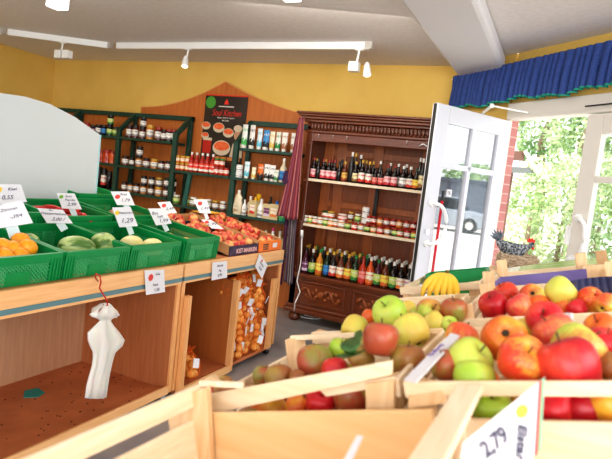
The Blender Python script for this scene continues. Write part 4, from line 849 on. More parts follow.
card(((112, 207.5), (130.5, 207), (138, 226), (119.5, 227.5)), 3.0, 'price card with small yellow picture above the yellow melons', [('Melonen', .12, .2, .18), ('1,29', .05, -.2, .32)], (lem, -.32, .22, .1))
card(((148, 208.5), (164, 208.5), (172, 223.5), (156, 225.5)), 3.35, 'price card with two written lines above the crate by the peach trays', [('Bio', -.2, .2, .24), ('hell', .0, -.02, .2), ('1,99', .1, -.28, .28)])
card(((157.5, 202.5), (170, 201.5), (177, 213), (165, 214.5)), 3.75, 'small price card with red and yellow picture at the rear of the peach tray', [('2,49', .15, -.1, .3)], (redp, -.15, .2, .14))
card(((193.5, 199.5), (206.5, 199.5), (211, 213.5), (199.5, 213)), 4.0, 'small price card standing between the two peach trays at the back', [('2,49', .1, -.15, .3)], (redp, -.12, .2, .14))
card(((201, 219.5), (211, 220), (224, 229), (212, 228.5)), 3.7, 'small price card lying slanted in the purple-fronted tray', [('2,99', 0, 0, .35)], (redp, -.25, .2, .12), holder=False)
card(((144.5, 270.5), (164, 269.5), (165, 292), (146, 295)), -1.826, 'price card with small red picture hanging on the rack edge below the melons', [('Galia', .15, .32, .15), ('Stück', .0, -.12, .16), ('1,50', .05, -.34, .2)], (redp, -.22, .2, .14), holder=False, lean=.0)
card(((212.5, 262.5), (227, 261), (227, 277.5), (211.5, 280.5)), -1.826, 'price card hanging on the rack edge at the gap between racks and trays', [('Zwiebel', .0, .28, .2), ('1kg', .0, .0, .2), ('0,99', .0, -.28, .25)], holder=False, lean=0)
card(((259.5, 253.5), (267.5, 265), (262, 279), (255, 266.5)), -1.826, 'price card turned on its corner, hanging below the orange-fronted tray', [('Karotten', 0, .12, .2), ('0,99', .0, -.2, .28)], (redp, -.1, .3, .1), holder=False, lean=0)
tag(MB(rackmap).hexa([(-2.5, 3.52, 1.0), (-2.5, 3.75, 1.0), (-2.62, 3.75, 1.005), (-2.62, 3.52, 1.005), (-2.5, 3.52, 1.004), (-2.5, 3.75, 1.004), (-2.62, 3.75, 1.009), (-2.62, 3.52, 1.009)]).build('yellow_card', mat('yellow_card', s2l(238, 176, 60), .6)), 'plain yellow-orange card lying across the back of the peach trays', 'card')

# hook with bag bundle
def bag():
    t = thing('plastic_bag_bundle', 'bundle of white plastic bags hanging on a red hook from the rack', 'bag bundle', on_x(103, 303, -1.78))
    X = -1.78; P = lambda u, v, o=0: on_x(u, v, X) + V((o, 0, 0))
    rows_ = [(303, 104, 109, .006), (306, 99, 112, .016), (311, 92, 116, .024), (315, 90, 119, .026), (317, 92, 116, .018), (319, 98, 112, .01), (321, 100, 111, .008), (326, 95, 114, .016), (333, 88, 120, .02), (340, 88, 124.5, .022), (346, 90, 122, .022), (352, 93, 115, .02), (358, 93, 113, .018), (366, 92, 111, .017), (376, 89, 109, .016), (386, 86.5, 107.5, .016), (397, 85, 106, .014)]
    loops = []
    for i, (v, a, b, dp_) in enumerate(rows_):
        l = []
        N = 28
        for k in range(N):
            ang = 2 * PI * k / N; u = (a + b) / 2 + (b - a) / 2 * math.cos(ang); rip = .35 * math.sin(ang * 5 + i * .5) + .3 * math.sin(ang * 8)
            vv = v + (2 * math.sin(u * .9) if 0 < i < 4 else 0) + (1.2 if i == len(rows_) - 1 and k % 2 else 0)
            l.append(P(u, vv, dp_ * math.sin(ang) * (1 + rip)))
        loops.append(l)
    MB().loft(loops).build('bag', mat('bag_white', s2l(222, 218, 210), .45, sss=.3, bump=.25, scale=30), t, smooth=True)
    MB().tube([on_x(98, 281, -1.83), on_x(95, 277, -1.80), on_x(96, 273.5, -1.79), on_x(100, 276, X + .01), on_x(101, 282, X + .01), on_x(99.5, 288, X + .01), on_x(103, 294, X + .01), on_x(107, 300, X + .02), on_x(107.5, 305, X + .02), on_x(105, 307, X + .01), on_x(103, 304, X)], .0035, 8).build('hook', mat('red_wire', s2l(190, 50, 36), .35), t, smooth=True)
bag()

# ------------------------------------------------------------------ apple display
SL = .27; NN = V((-SL, 0, 1)).normalized()
def dp(x, y, h=0): return V((x, y, 1.02 + SL * (x + .47))) + NN * h
def on_plane(u, v, h=0):
    d = ray(u, v); o = dp(-.47, 1.0, h); return EYE + d * ((o - EYE).dot(NN) / d.dot(NN))
def slat(m, a, b, w_, t_): m.bar(a, b, t_, w_, up=NN)   # standing board: height w_ along the normal
tb_ = thing('display_table', 'sloping wooden display table carrying the apple crates', 'table', (.2, 1.5, 0))
tt = MB().hexa([dp(-.53, .05, -.17), dp(1.0, .05, -.17), dp(1.0, 2.95, -.17), dp(-.53, 2.95, -.17), dp(-.53, .05, -.145), dp(1.0, .05, -.145), dp(1.0, 2.95, -.145), dp(-.53, 2.95, -.145)]).build('tabletop', TBL, tb_)
for x in (-.48, .92):
    for y in (.12, 1.5, 2.85): MB().box(x - .03, x + .03, y - .03, y + .03, 0, dp(x, y, -.18).z).build('leg', TBL, tb_)
def crate(x0, x1, y0, y1, lab, d=.135, rim=0, sl=.05, gap=.02, skip=(), posts=.0, extra=0, group='wooden apple crates'):
    t = thing('fruit_crate', lab, 'crate', dp((x0 + x1) / 2, (y0 + y1) / 2, -d), group=group)
    th = .007
    for nm, a, b, m_ in (('front', (x0, y0), (x1, y0), CRW), ('back', (x0, y1), (x1, y1), CRW), ('left', (x0, y0), (x0, y1), CRY), ('right', (x1, y0), (x1, y1), CRY)):
        if nm in skip: continue
        s = MB(); h = rim
        while h - sl > -d - .01:
            slat(s, dp(*a, h - sl / 2), dp(*b, h - sl / 2), sl, th); h -= sl + gap
        s.build('side_slats', m_, t, bevel=.0015)
    for (px_, py_, sx_, sy_) in ((x0, y0, 1, 1), (x1, y0, -1, 1), (x0, y1, 1, -1), (x1, y1, -1, -1)):
        a, b, c = (px_ + sx_ * .004, py_ + sy_ * .004), (px_ + sx_ * .034, py_ + sy_ * .004), (px_ + sx_ * .004, py_ + sy_ * .034)
        MB().prism([dp(*a, -d), dp(*b, -d), dp(*c, -d)], NN * (d + posts)).build('corner_post', CRP, t)
    f = MB(); n = 4
    for k in range(n):
        ya = y0 + (y1 - y0) * k / n + .004; yb = y0 + (y1 - y0) * (k + 1) / n - .006
        f.hexa([dp(x0, ya, -d), dp(x1, ya, -d), dp(x1, yb, -d), dp(x0, yb, -d), dp(x0, ya, -d + .005), dp(x1, ya, -d + .005), dp(x1, yb, -d + .005), dp(x0, yb, -d + .005)])
    f.build('bottom_boards', CRW, t)
    return t
# near empty crate (open, camera looks over it)
cn = thing('fruit_crate', 'empty pale wooden crate nearest the viewer, with a warm solid end board', 'crate', dp(-.27, .4, -.12), group='wooden apple crates')
l0, l1 = on_plane(-14, 471), on_plane(200, 386)
slat(m := MB(), dp(-.500, .19, -.012), dp(-.452, .672, -.012), .028, .010); m.build('side_slats', CRY, cn, bevel=.001)
slat(m := MB(), dp(-.500, .19, -.088), dp(-.455, .668, -.088), .085, .008); m.build('side_slats', CRY, cn, bevel=.001)
def yquad(m, y, px, th): a = [on_y(u, v, y) for u, v in px]; m.hexa([a[3], a[2], a[2] + V((0, th, 0)), a[3] + V((0, th, 0)), a[0], a[1], a[1] + V((0, th, 0)), a[0] + V((0, th, 0))]); return m
yquad(MB(), .66, ((196, 413.5), (432, 410.5), (440, 505), (196, 505)), .008).build('end_board', CRO, cn, bevel=.001)
yquad(MB(), .645, ((166, 401), (206, 388), (213, 500), (178, 505)), .012).build('corner_post', CRP, cn, bevel=.001)
m = MB(); m.bar(dp(-.074, .19, .0), dp(-.066, .66, .0), .03, .008, up=NN); m.build('top_slat', CRY, cn, bevel=.001)
slat(m := MB(), dp(-.088, .19, -.06), dp(-.08, .655, -.06), .10, .007); m.build('side_slats', CRY, cn)
slat(m := MB(), dp(-.5, .19, -.05), dp(-.08, .19, -.05), .09, .008); m.build('side_slats', CRW, cn)
m = MB()
for k in range(5): m.hexa([dp(-.49 + .002, .2 + k * .09, -.14), dp(-.075, .2 + k * .09, -.14), dp(-.075, .28 + k * .09, -.14), dp(-.488, .28 + k * .09, -.14), dp(-.49, .2 + k * .09, -.134), dp(-.075, .2 + k * .09, -.134), dp(-.075, .28 + k * .09, -.134), dp(-.488, .28 + k * .09, -.134)])
m.build('bottom_boards', CRO, cn)
# crate A
cA = crate(-.475, -.165, .700, 1.02, 'wooden crate of russet apples behind the empty crate, with a broken front slat', skip=('front', 'back', 'left'), sl=.026, gap=.022)
slat(m := MB(), dp(-.475, .70, -.048), dp(-.475, 1.02, -.048), .028, .007); m.build('side_slats', CRY, cA, bevel=.001)
slat(m := MB(), dp(-.475, .70, -.10), dp(-.475, 1.02, -.10), .04, .007); m.build('side_slats', CRY, cA, bevel=.001)
yquad(MB(), .685, ((196, 397), (391.5, 361), (391.5, 375), (196, 418)), .008).build('broken_slat', CRW, cA, bevel=.001)
yquad(MB(), .695, ((318, 389), (394, 376.5), (394, 385), (326, 397)), .006).build('front_slat', CRW, cA, bevel=.001)
yquad(MB(), .69, ((365, 384), (394, 380), (394, 416), (366, 418)), .01).build('front_block', CRP, cA, bevel=.001)
m = MB(); m.bar(on_plane(200, 383, .004), on_plane(243, 385, .0), .006, .008, up=NN); m.build('splinter_slat', CRY, cA)
m = MB(); m.bar(on_plane(291, 338, .0), on_plane(443, 331, .0), .007, .010, up=NN); m.build('back_slat', CRW, cA, bevel=.001)
# crate B
cB = crate(-.148, .19, .685, 1.03, 'wooden crate of large red and green apples beside the leaning price card', sl=.022, gap=.022, skip=('front',))
for h_, w_ in ((-.008, .017), (-.088, .085)): slat(m := MB(), dp(-.15, .683, h_), dp(.19, .683, h_), w_, .008); m.build('side_slats', CRW, cB, bevel=.001)
yquad(MB(), .675, ((408, 397), (441, 391), (450, 403), (408, 409)), .006).build('loose_block', CRP, cB, bevel=.001)
# D, G, E, further
cD = crate(-.158, .19, 1.125, 1.50, 'wooden crate of red apples behind the large apples', sl=.025, gap=.02, posts=.028)
cG = crate(-.445, -.195, 1.06, 1.53, 'wooden crate of yellow-green apples at the aisle edge', sl=.025, gap=.02, skip=('left',))
slat(m := MB(), dp(-.445, 1.06, -.05), dp(-.445, 1.53, -.05), .03, .007); m.build('side_slats', CRY, cG)
slat(m := MB(), dp(-.445, 1.06, -.1), dp(-.445, 1.53, -.1), .04, .007); m.build('side_slats', CRY, cG)
cE = crate(-.168, .17, 1.62, 2.04, 'wooden crate lined with purple paper', sl=.025, gap=.02, posts=.045)
cH = crate(-.45, -.20, 1.80, 2.18, 'wooden crate of bananas next to the open door', sl=.025, gap=.02)
cI = crate(-.19, .2, 2.12, 2.55, 'wooden crate of leeks behind the purple-lined crate', sl=.03, gap=.015, rim=-.055, posts=-.05)
# liners
PUR = mat('purple_paper', s2l(132, 118, 176), .6, col2=s2l(98, 84, 146), scale=6)
yquad(MB(), 1.9, ((582, 266), (614, 264), (614, 284), (582, 286)), .03).build('corner_block', CRP, cE, bevel=.002)
yquad(MB(), 1.95, ((575, 254), (586, 252.5), (589, 282), (577, 284)), .03).build('corner_block', CRP, cE, bevel=.002)
m = MB()
for k in range(1):
    m.bar(dp(-.14, 1.86, -.04), dp(.10, 1.9, -.04), .002, .085, up=NN); m.bar(dp(-.145, 1.66, -.035), dp(-.14, 1.86, -.035), .002, .08, up=NN); m.bar(dp(-.13, 1.76, -.05), dp(.10, 1.79, -.055), .002, .07, up=NN)
tag(m.build('purple_liner', PUR), 'folded purple paper liner standing in a wooden crate', 'paper liner')
m = MB(); N = 40
loops = [[dp(.035 + .15 * k / N, 1.44 + .003 * math.sin(k * 1.6) - .1 * (k / N - .5) ** 2 * 2, h_) for k in range(N + 1)] for h_ in (-.06, .028)]
m.loft(loops, cap=False, closed=False)
o = m.build('dark_corrugated_liner', mat('liner_blue', s2l(56, 58, 92), .4), smooth=True); tag(o, 'dark blue corrugated liner at the back of the red apple crate', 'liner'); o.modifiers.new('s', 'SOLIDIFY').thickness = .003
# crates' white clip on D front
tag(MB().bar(on_plane(562, 322, .0), on_plane(573, 322, .0), .012, .03, up=NN).build('paper_clip_label', PAPER), 'small white paper label on the front slat of the red apple crate', 'label')

# apples
def apple_mat(name, base, blush, amt=.5, speck=None):
    m = bpy.data.materials.new(name); m.use_nodes = True; nt = m.node_tree; b = nt.nodes['Principled BSDF']
    tc = nt.nodes.new('ShaderNodeTexCoord'); oi = nt.nodes.new('ShaderNodeObjectInfo'); va = nt.nodes.new('ShaderNodeVectorMath'); va.operation = 'ADD'
    sc = nt.nodes.new('ShaderNodeVectorMath'); sc.operation = 'SCALE'; sc.inputs['Scale'].default_value = 1 / .036
    nt.links.new(tc.outputs['Object'], sc.inputs[0]); nt.links.new(sc.outputs[0], va.inputs[0])
    cm = nt.nodes.new('ShaderNodeCombineXYZ'); nt.links.new(oi.outputs['Random'], cm.inputs[0]); mu = nt.nodes.new('ShaderNodeVectorMath'); mu.operation = 'SCALE'; mu.inputs['Scale'].default_value = 20
    nt.links.new(cm.outputs[0], mu.inputs[0]); nt.links.new(mu.outputs[0], va.inputs[1])
    nz = nt.nodes.new('ShaderNodeTexNoise'); nz.inputs['Scale'].default_value = .8; nz.inputs['Detail'].default_value = 3; nt.links.new(va.outputs[0], nz.inputs['Vector'])
    # longitudinal streaks
    mp = nt.nodes.new('ShaderNodeMapping'); mp.inputs['Scale'].default_value = (4, 4, .5); nt.links.new(va.outputs[0], mp.inputs[0])
    n2 = nt.nodes.new('ShaderNodeTexNoise'); n2.inputs['Scale'].default_value = 2.2; n2.inputs['Detail'].default_value = 4; nt.links.new(mp.outputs[0], n2.inputs['Vector'])
    sp = nt.nodes.new('ShaderNodeSeparateXYZ'); nt.links.new(sc.outputs[0], sp.inputs[0])
    f1_ = nt.nodes.new('ShaderNodeMath'); f1_.operation = 'MULTIPLY_ADD'; f1_.inputs[1].default_value = .22; nt.links.new(sp.outputs[0], f1_.inputs[0]); nt.links.new(nz.outputs['Fac'], f1_.inputs[2])
    f2_ = nt.nodes.new('ShaderNodeMath'); f2_.operation = 'MULTIPLY_ADD'; f2_.inputs[1].default_value = .45; nt.links.new(n2.outputs['Fac'], f2_.inputs[0]); nt.links.new(f1_.outputs[0], f2_.inputs[2])
    cr_ = nt.nodes.new('ShaderNodeValToRGB'); e = cr_.color_ramp.elements; c0 = .95 - amt * .5
    e[0].position = c0 - .17; e[0].color = (*s2l(*base), 1); e[1].position = c0 + .15; e[1].color = (*s2l(*blush), 1)
    mid = e.new(c0); mid.color = (*[(a * .45 + c * .55) for a, c in zip(s2l(*base), s2l(*blush))], 1)
    nt.links.new(f2_.outputs[0], cr_.inputs[0]); nt.links.new(cr_.outputs[0], b.inputs['Base Color'])
    b.inputs['Roughness'].default_value = .34; b.inputs['Subsurface Weight'].default_value = .08; b.inputs['Subsurface Scale'].default_value = .01; return m
AM = {'red': apple_mat('apple_red', (226, 90, 56), (206, 34, 44), .85), 'crimson': apple_mat('apple_crimson', (220, 70, 50), (178, 20, 34), .85), 'ry': apple_mat('apple_red_yellow', (236, 196, 74), (218, 66, 42), .62),
      'yr': apple_mat('apple_yellow_red', (232, 212, 92), (224, 96, 56), .42), 'gr': apple_mat('apple_green_blush', (190, 200, 84), (216, 84, 62), .46), 'green': apple_mat('apple_green', (166, 198, 66), (196, 206, 92), .5),
      'yg': apple_mat('apple_yellow_green', (212, 214, 96), (222, 196, 90), .4), 'rust': apple_mat('apple_russet', (166, 136, 66), (158, 98, 52), .5), 'or': apple_mat('apple_orange', (236, 176, 60), (222, 104, 40), .66), 'rg': apple_mat('apple_dull_red_green', (146, 142, 66), (176, 84, 56), .6), 'pink': apple_mat('apple_pink', (236, 160, 90), (224, 74, 70), .7)}
AW = {'red': 'bright red', 'crimson': 'deep crimson', 'ry': 'red apple with yellow patches', 'yr': 'yellow apple with red blush', 'gr': 'green apple with reddish cheek', 'green': 'plain light green', 'yg': 'pale yellow-green', 'rust': 'brown russet', 'or': 'orange-red', 'rg': 'dull red-green', 'pink': 'pinkish red'}
STEM = mat('apple_stem', s2l(84, 60, 30), .7); CAL = mat('apple_calyx', s2l(60, 46, 26), .8); LEAF = mat('apple_leaf', s2l(48, 84, 36), .45, col2=s2l(74, 110, 48), scale=30, bump=.2)
AB = {}
def apple_body(kind):
    if kind in AB: return AB[kind]
    r = .036; prof = [(.002, -.024), (.006, -.025), (.011, -.0285), (.018, -.030), (.026, -.026), (.032, -.015), (.0355, -.002), (.036, .008), (.034, .018), (.028, .0265), (.019, .031), (.011, .030), (.005, .025), (.0015, .020)]
    o = MB()
    n = 24; c = V((0, 0, 0)); loops = []
    for rr_, z in prof: loops.append([(rr_ * (1 + .025 * math.cos(5 * a)) * math.cos(a), rr_ * (1 + .02 * math.cos(5 * a)) * math.sin(a), z) for a in [2 * PI * k / n for k in range(n)]])
    b = o.loft(loops).build('skin', AM[kind], None, smooth=True); md = b.modifiers.new('s', 'SUBSURF'); md.levels = md.render_levels = 1
    s = MB().tube([(0, 0, .018), (.001, 0, .028), (.004, .001, .04)], [.0012, .0011, .0016], 6).build('stem', STEM, None, smooth=True)
    ca_ = MB().lathe([(.001, -.0262), (.0055, -.0268), (.006, -.024), (.001, -.022)], n=7).build('calyx', CAL, None)
    for q in (b, s, ca_): C.objects.unlink(q)
    AB[kind] = (b, s, ca_); return AB[kind]
def apple(loc, r, kind, label, group, rot=None, stem=True):
    t = thing('apple', label, 'apple', loc, group=group, local=True); del t['_org']
    t.scale = (r / .036,) * 3; t.rotation_euler = rot or (R.uniform(-.9, .9), R.uniform(-.9, .9), R.uniform(0, 6.28))
    for q in apple_body(kind): c = q.copy(); C.objects.link(c); c.parent = t
    return t
def face(u, v):   # rotation pointing the apple's calyx towards the aisle viewer
    d = -ray(u, v); d = V((d.x + .3, d.y - .2, d.z + 200)).normalized(); return d.to_track_quat('-Z', 'Y').to_euler()
CN = {'B': ('crate of large apples', 'large apples in the crate beside the price card'), 'D': ('red apple crate behind', 'red apples in the second crate'), 'G': ('aisle-edge crate', 'yellow-green apples in the aisle-edge crate'), 'A': ('broken-slat crate', 'russet apples in the broken-slat crate')}
APP = {
 'B': [(504.7, 338, 47, 'or', .82, 'spotted orange-yellow apple with its dark eye facing out'), (524, 335, 32, 'yg', .005, 'yellow-green apple tucked behind the spotted one'), (545, 320, 37, 'red', .91, 'small orange-red apple on top of the heap at the back'), (556, 335, 43, 'pink', .85, 'pinkish red apple below the topmost one'), (577, 350, 53, 'gr', .795, 'big yellow-green apple with red blush, stem dimple up'), (522, 360, 50, 'ry', .735, 'red and yellow apple in the front middle of the crate'), (569, 366, 61, 'crimson', .728, 'largest shiny crimson apple at the front slat'), (469, 361, 46, 'green', .76, 'big light green apple near the leaning card'), (446, 366, 32, 'rg', .75, 'pinkish green apple beside the leaning card'), (474, 380, 42, 'green', .728, 'yellow-green apple low behind the front slat'), (461, 339, 34, 'yr', .005, 'yellow-orange apple at the back near the leaning card'), (601, 329, 32, 'or', .92, 'orange-red apple at the back edge'), (604, 346, 38, 'red', .84, 'red apple under the back edge one'), (610, 367, 30, 'rust', .78, 'brownish apple at the crate end'),
       (491, 408, 42, 'green', 'gap', 'green apple seen through the front gap'), (553, 407, 48, 'red', 'gap', 'red apple seen through the front gap'), (583, 410, 40, 'crimson', 'gap', 'dark crimson apple seen through the front gap'), (608, 404, 44, 'or', 'gap', 'orange-red apple seen through the front gap')],
 'D': [(493.5, 305.5, 29, 'crimson', .015, 'crimson apple next to the corner post'), (506, 295, 26, 'ry', .015, 'red and yellow apple at the crate back'), (519.5, 307, 27, 'pink', .01, 'orange-pink apple in the front row'), (532, 296, 26, 'yr', .015, 'yellow-green and red apple with eye facing out'), (538, 307.5, 25, 'or', .005, 'orange-red apple low in the front row'), (560.5, 292, 31, 'yg', .03, 'big yellow apple standing highest'), (563, 307.5, 22, 'or', .0, 'small orange-red apple under the big yellow one'), (590, 300.5, 27, 'ry', .01, 'red apple by the dark liner'), (607, 304, 22, 'yr', .01, 'yellow apple by the dark liner'), (491, 315, 18, 'crimson', -.01, 'small red apple low behind the front slat'), (547, 298, 18, 'ry', .0, 'small red apple between the yellow ones'), (577, 309, 20, 'red', .0, 'red apple in the front row beside the white paper label')],
 'G': [(390, 313.5, 35, 'green', .03, 'large plain light green apple on top'), (407, 311, 21, 'yg', .01, 'small yellow apple behind the green one'), (369, 317, 16, 'or', .0, 'small orange apple at the aisle corner'), (429, 313.5, 29, 'gr', .015, 'yellow-green apple with red top'), (454, 310.5, 27, 'rg', .02, 'brownish red apple near the corner post'), (435, 325, 27, 'yg', .0, 'yellow-green apple in the middle'), (355, 329.5, 29, 'yg', .0, 'yellow-green apple at the aisle side'), (411, 332, 38, 'yg', .015, 'large yellow-green apple behind the back slat of the russets'), (449, 325, 18, 'green', .0, 'small green apple near the post'), (418, 316, 18, 'green', .0, 'small green apple at the crate back')],
 'A': [(380.5, 339.5, 38, 'rg', .035, 'big red-green apple with a leaf on its stalk'), (407, 361, 36, 'rust', .80, 'brown russet apple beside the leaning card'), (339, 349, 22, 'green', .0, 'light green apple at the back'), (315, 363, 38, 'rg', .85, 'red and green apple at the back-left of the crate'), (335, 371, 28, 'red', .80, 'red apple half under the broken slat'), (279, 379, 30, 'rust', .80, 'orange-brown apple near the aisle'), (264, 377, 24, 'rg', .83, 'greenish brown apple at the aisle slat'), (297, 378, 17, 'rust', .79, 'small brown apple beside the red and green one'), (321, 402, 33, 'red', 'gap', 'red apple below the broken slat'), (351, 397, 37, 'rg', 'gap', 'brown-green apple below the broken slat'), (297, 407, 26, 'or', 'gap', 'orange apple low in the front gap'), (361, 358, 27, 'rust', .005, 'russet apple behind the loose leaves'), (224, 388, 24, 'rust', .72, 'brown apple at the aisle corner'), (211, 393, 22, 'rg', .71, 'dull apple against the corner post'), (372, 388, 26, 'rust', 'gap', 'russet apple at the front right post')]}
APOS = {}
for key, lst in APP.items():
    for i, (u, v, dpx, kind, h, lab) in enumerate(lst):
        p = on_y(u, v, .735 if key == 'B' else .738) if h == 'gap' else (on_y(u, v, h) if h > .3 else on_plane(u, v, h)); D = (p - EYE).dot(-V((AX.z, AY.z, AZ.z))); r = dpx / 2 * D / F
        rot = face(u, v) if 'eye' in lab else None
        apple(p, r, kind, lab + ', ' + CN[key][0], CN[key][1], rot); APOS.setdefault(key, []).append((p, r))
# lower layers, so no crate is hollow
for key, (x0, x1, y0, y1, kinds) in {'B': (-.148, .19, .685, 1.03, ('gr', 'ry', 'or', 'green')), 'D': (-.158, .19, 1.125, 1.5, ('red', 'ry', 'yr')), 'G': (-.445, -.195, 1.06, 1.53, ('yg', 'green', 'gr')), 'A': (-.475, -.165, .70, 1.02, ('rust', 'rg', 'or'))}.items():
    r = .033; nx = int((x1 - x0 - .02) / .074); ny = int((y1 - y0 - .02) / .074)
    for hi, hh in enumerate((-.095, -.045)):
        for i in range(nx):
            for j in range(ny):
                x = x0 + .045 + i * (x1 - x0 - .09) / (nx - 1); y = y0 + .045 + j * (y1 - y0 - .09) / (ny - 1)
                p = dp(x, y, hh)
                if any((p - q).length < (r + s) * .93 for q, s in APOS[key]): continue
                if (p - EYE).length < .3: continue
                APOS[key].append((p, r)); apple(p, r, kinds[(i + j * 2 + hi) % len(kinds)], 'apple mostly hidden below the top layer in the %s' % CN[key][0], 'lower layer apples in the %s' % CN[key][0])
def leafobj(pts, w_, label, name='apple_leaf'):
    a, b, c = [V(p) for p in pts]; L = []; bm = MB(); N = 9; rows_ = []
    side = (c - a).cross(NN).normalized()
    for i in range(N):
        t = i / (N - 1); p = a * (1 - t) ** 2 + b * 2 * t * (1 - t) + c * t * t; ww = w_ * math.sin(PI * min(1, t * .93 + .03)) ** .8
        rows_.append([p + side * ww * s_ - NN * (ww * .3 * (1 - abs(s_))) for s_ in (-1, -.5, 0, .5, 1)])
    bm.loft(rows_, cap=False, closed=False); o = bm.build(name, LEAF, smooth=True); o.modifiers.new('s', 'SOLIDIFY').thickness = .0006
    return tag(o, label, 'leaf', 'loose apple leaves')
leafobj([on_plane(358, 336, .05), on_plane(345, 342, .06), on_plane(352, 355, .035)], .014, 'broad dark green leaf beside the big red-green apple')
leafobj([on_plane(364, 350, .03), on_plane(350, 356, .045), on_plane(334, 356, .03)], .012, 'dull green leaf lying lower, pointing to the aisle')
leafobj([on_plane(360, 330, .05), on_plane(357, 333, .06), on_plane(359, 342, .05)], .006, 'small dark leaf near the stalk of the big red-green apple')

# leaning cards in the foreground
c2_ = card(((451, 333.5), (460, 336), (416, 383), (404, 380)), (.82, .80, .66, .68), 'white price card with purple print seen nearly edge-on, stuck between two crates', [], holder=False)
c1_ = card(((545, 377), (541, 450), (452, 505), (463, 443)), (.60, .56, .50, .52), 'large tilted white price card with red stripe in front of the large apples', [], None, holder=False)
def card_text():
    a, b, e = on_d(545, 377, .60), on_d(541, 450, .565), on_d(463, 443, .53); c = b + e - a
    for ch in list(c1_.children): bpy.data.objects.remove(ch)
    r = a - e; u = a - b; n = r.cross(u).normalized()
    if n.dot(EYE - a) < 0: n = -n
    MB().hexa([q - n * .0012 for q in (e, c, b, a)] + [q for q in (e, c, b, a)]).build('card', PAPER, c1_)
    P = lambda s_, t: e + r * s_ + (c - e) * (1 - t) + n * .0012
    g = lambda x, y: Matrix((x.normalized(), n.cross(x).normalized(), n)).transposed()
    text('Elstar', .016, INK, c1_, P(.72, .35), g(-u, None), fat=.0004)
    text('2,79', .022, INK, c1_, P(.38, .66), g(r, None), fat=.0004)
    text('1 kg', .014, INK, c1_, P(.42, .28), g(r, None), fat=.0004)
    def strip(s0, s1, m_): q = [P(s0, 0), P(s1, 0), P(s1, 1), P(s0, 1)]; MB().hexa([x - n * .001 for x in q] + q).build('colour_stripe', m_, c1_)
    strip(.95, .985, mat('stripe_green', s2l(120, 180, 140), .6)); strip(.915, .945, mat('stripe_red', s2l(206, 84, 80), .6))
    q = P(.70, .78); rn, un = r.normalized(), n.cross(r.normalized())
    MB().prism([q + rn * .009 * math.cos(2 * PI * k / 14) + un * .006 * math.sin(2 * PI * k / 14) for k in range(14)], n * .0006).build('fruit_picture', lem, c1_)
    a, b, e = on_d(451, 333.5, .82), on_d(460, 336, .80), on_d(404, 380, .68)
    r = a - e; n = r.cross(b - a).normalized(); n = n if n.dot(EYE - a) > 0 else -n; k2 = c2_
    text('Boskoop', .012, mat('purple_ink', s2l(110, 80, 150), .6), k2, e + r * .55 + (b - a) * .5 + n * .006, Matrix((r.normalized(), n.cross(r).normalized(), n)).transposed())
card_text()
card(((357, 436), (363, 437), (347, 472), (338, 470)), (.56, .56, .5, .5), 'thin white card edge standing inside the empty nearest crate', [], holder=False)

# bananas
BAN = mat('banana_skin', s2l(238, 190, 50), .45, col2=s2l(246, 206, 74), scale=10)
bh = on_z(430, 281, 1.13)
for i in range(6):
    root_p = on_plane(447, 274, .035); t = thing('banana', 'ripe yellow banana, %s finger of the bunch from the aisle' % ordn(i), 'banana', root_p, group='bananas of one bunch')
    s_ = i - 2.5; pts = []
    for k in range(9):
        q = k / 8; pts.append(root_p + V((s_ * .021 * math.sin(q * 1.7), -.085 * math.sin(q * 1.5) + .0, .008 * math.sin(q * PI) - .075 * q ** 1.4)))
    MB().tube(pts, [.004, .008, .0115, .0125, .013, .0125, .011, .008, .003], 8).build('peel', BAN, t, smooth=True, sub=1)
    MB().tube([root_p + V((0, 0, .012)), root_p + V((0, 0, 0)), pts[1]], [.007, .006, .006], 6).build('stalk', mat('banana_stalk', s2l(120, 100, 40), .6), t)
gcb = thing('small_green_basket', 'low green plastic basket edge behind the bananas', 'basket', dp(-.28, 2.0, -.1))
MB().bar(dp(-.42, 2.06, -.01), dp(-.21, 2.06, -.01), .006, .05, up=NN).bar(dp(-.42, 2.06, -.01), dp(-.42, 2.15, -.01), .006, .05, up=NN).bar(dp(-.21, 2.06, -.01), dp(-.21, 2.15, -.01), .006, .05, up=NN).bar(dp(-.42, 2.15, -.01), dp(-.21, 2.15, -.01), .006, .05, up=NN).build('rim', GCM, gcb)
MB().hexa([dp(-.42, 2.06, -.08), dp(-.21, 2.06, -.08), dp(-.21, 2.15, -.08), dp(-.42, 2.15, -.08), dp(-.42, 2.06, -.04), dp(-.21, 2.06, -.04), dp(-.21, 2.15, -.04), dp(-.42, 2.15, -.04)]).build('base', GCM, gcb)
# leeks
LK = mat('leek_green', s2l(150, 178, 110), .5, col2=s2l(214, 224, 176), scale=8, stretch=(1, 6, 6)); LKW = mat('leek_white', s2l(236, 238, 220), .5)
for i in range(7):
    y = 2.17 + i * .05; h = -.05 + .012 * (i % 2); t = thing('leek', 'pale green leek, %s from the purple-lined crate' % ordn(i), 'leek', dp(0, y, h), group='leeks in the wooden crate')
    MB().tube([dp(-.18, y, h), dp(-.08, y + .01, h + .006), dp(.05, y, h + .004), dp(.16, y - .01, h)], [.013, .016, .022, .028], 8).build('leaves', LK, t, smooth=True)
    MB().tube([dp(-.185, y, h), dp(-.12, y + .005, h + .004)], [.016, .0165], 8).build('shaft', LKW, t, smooth=True)

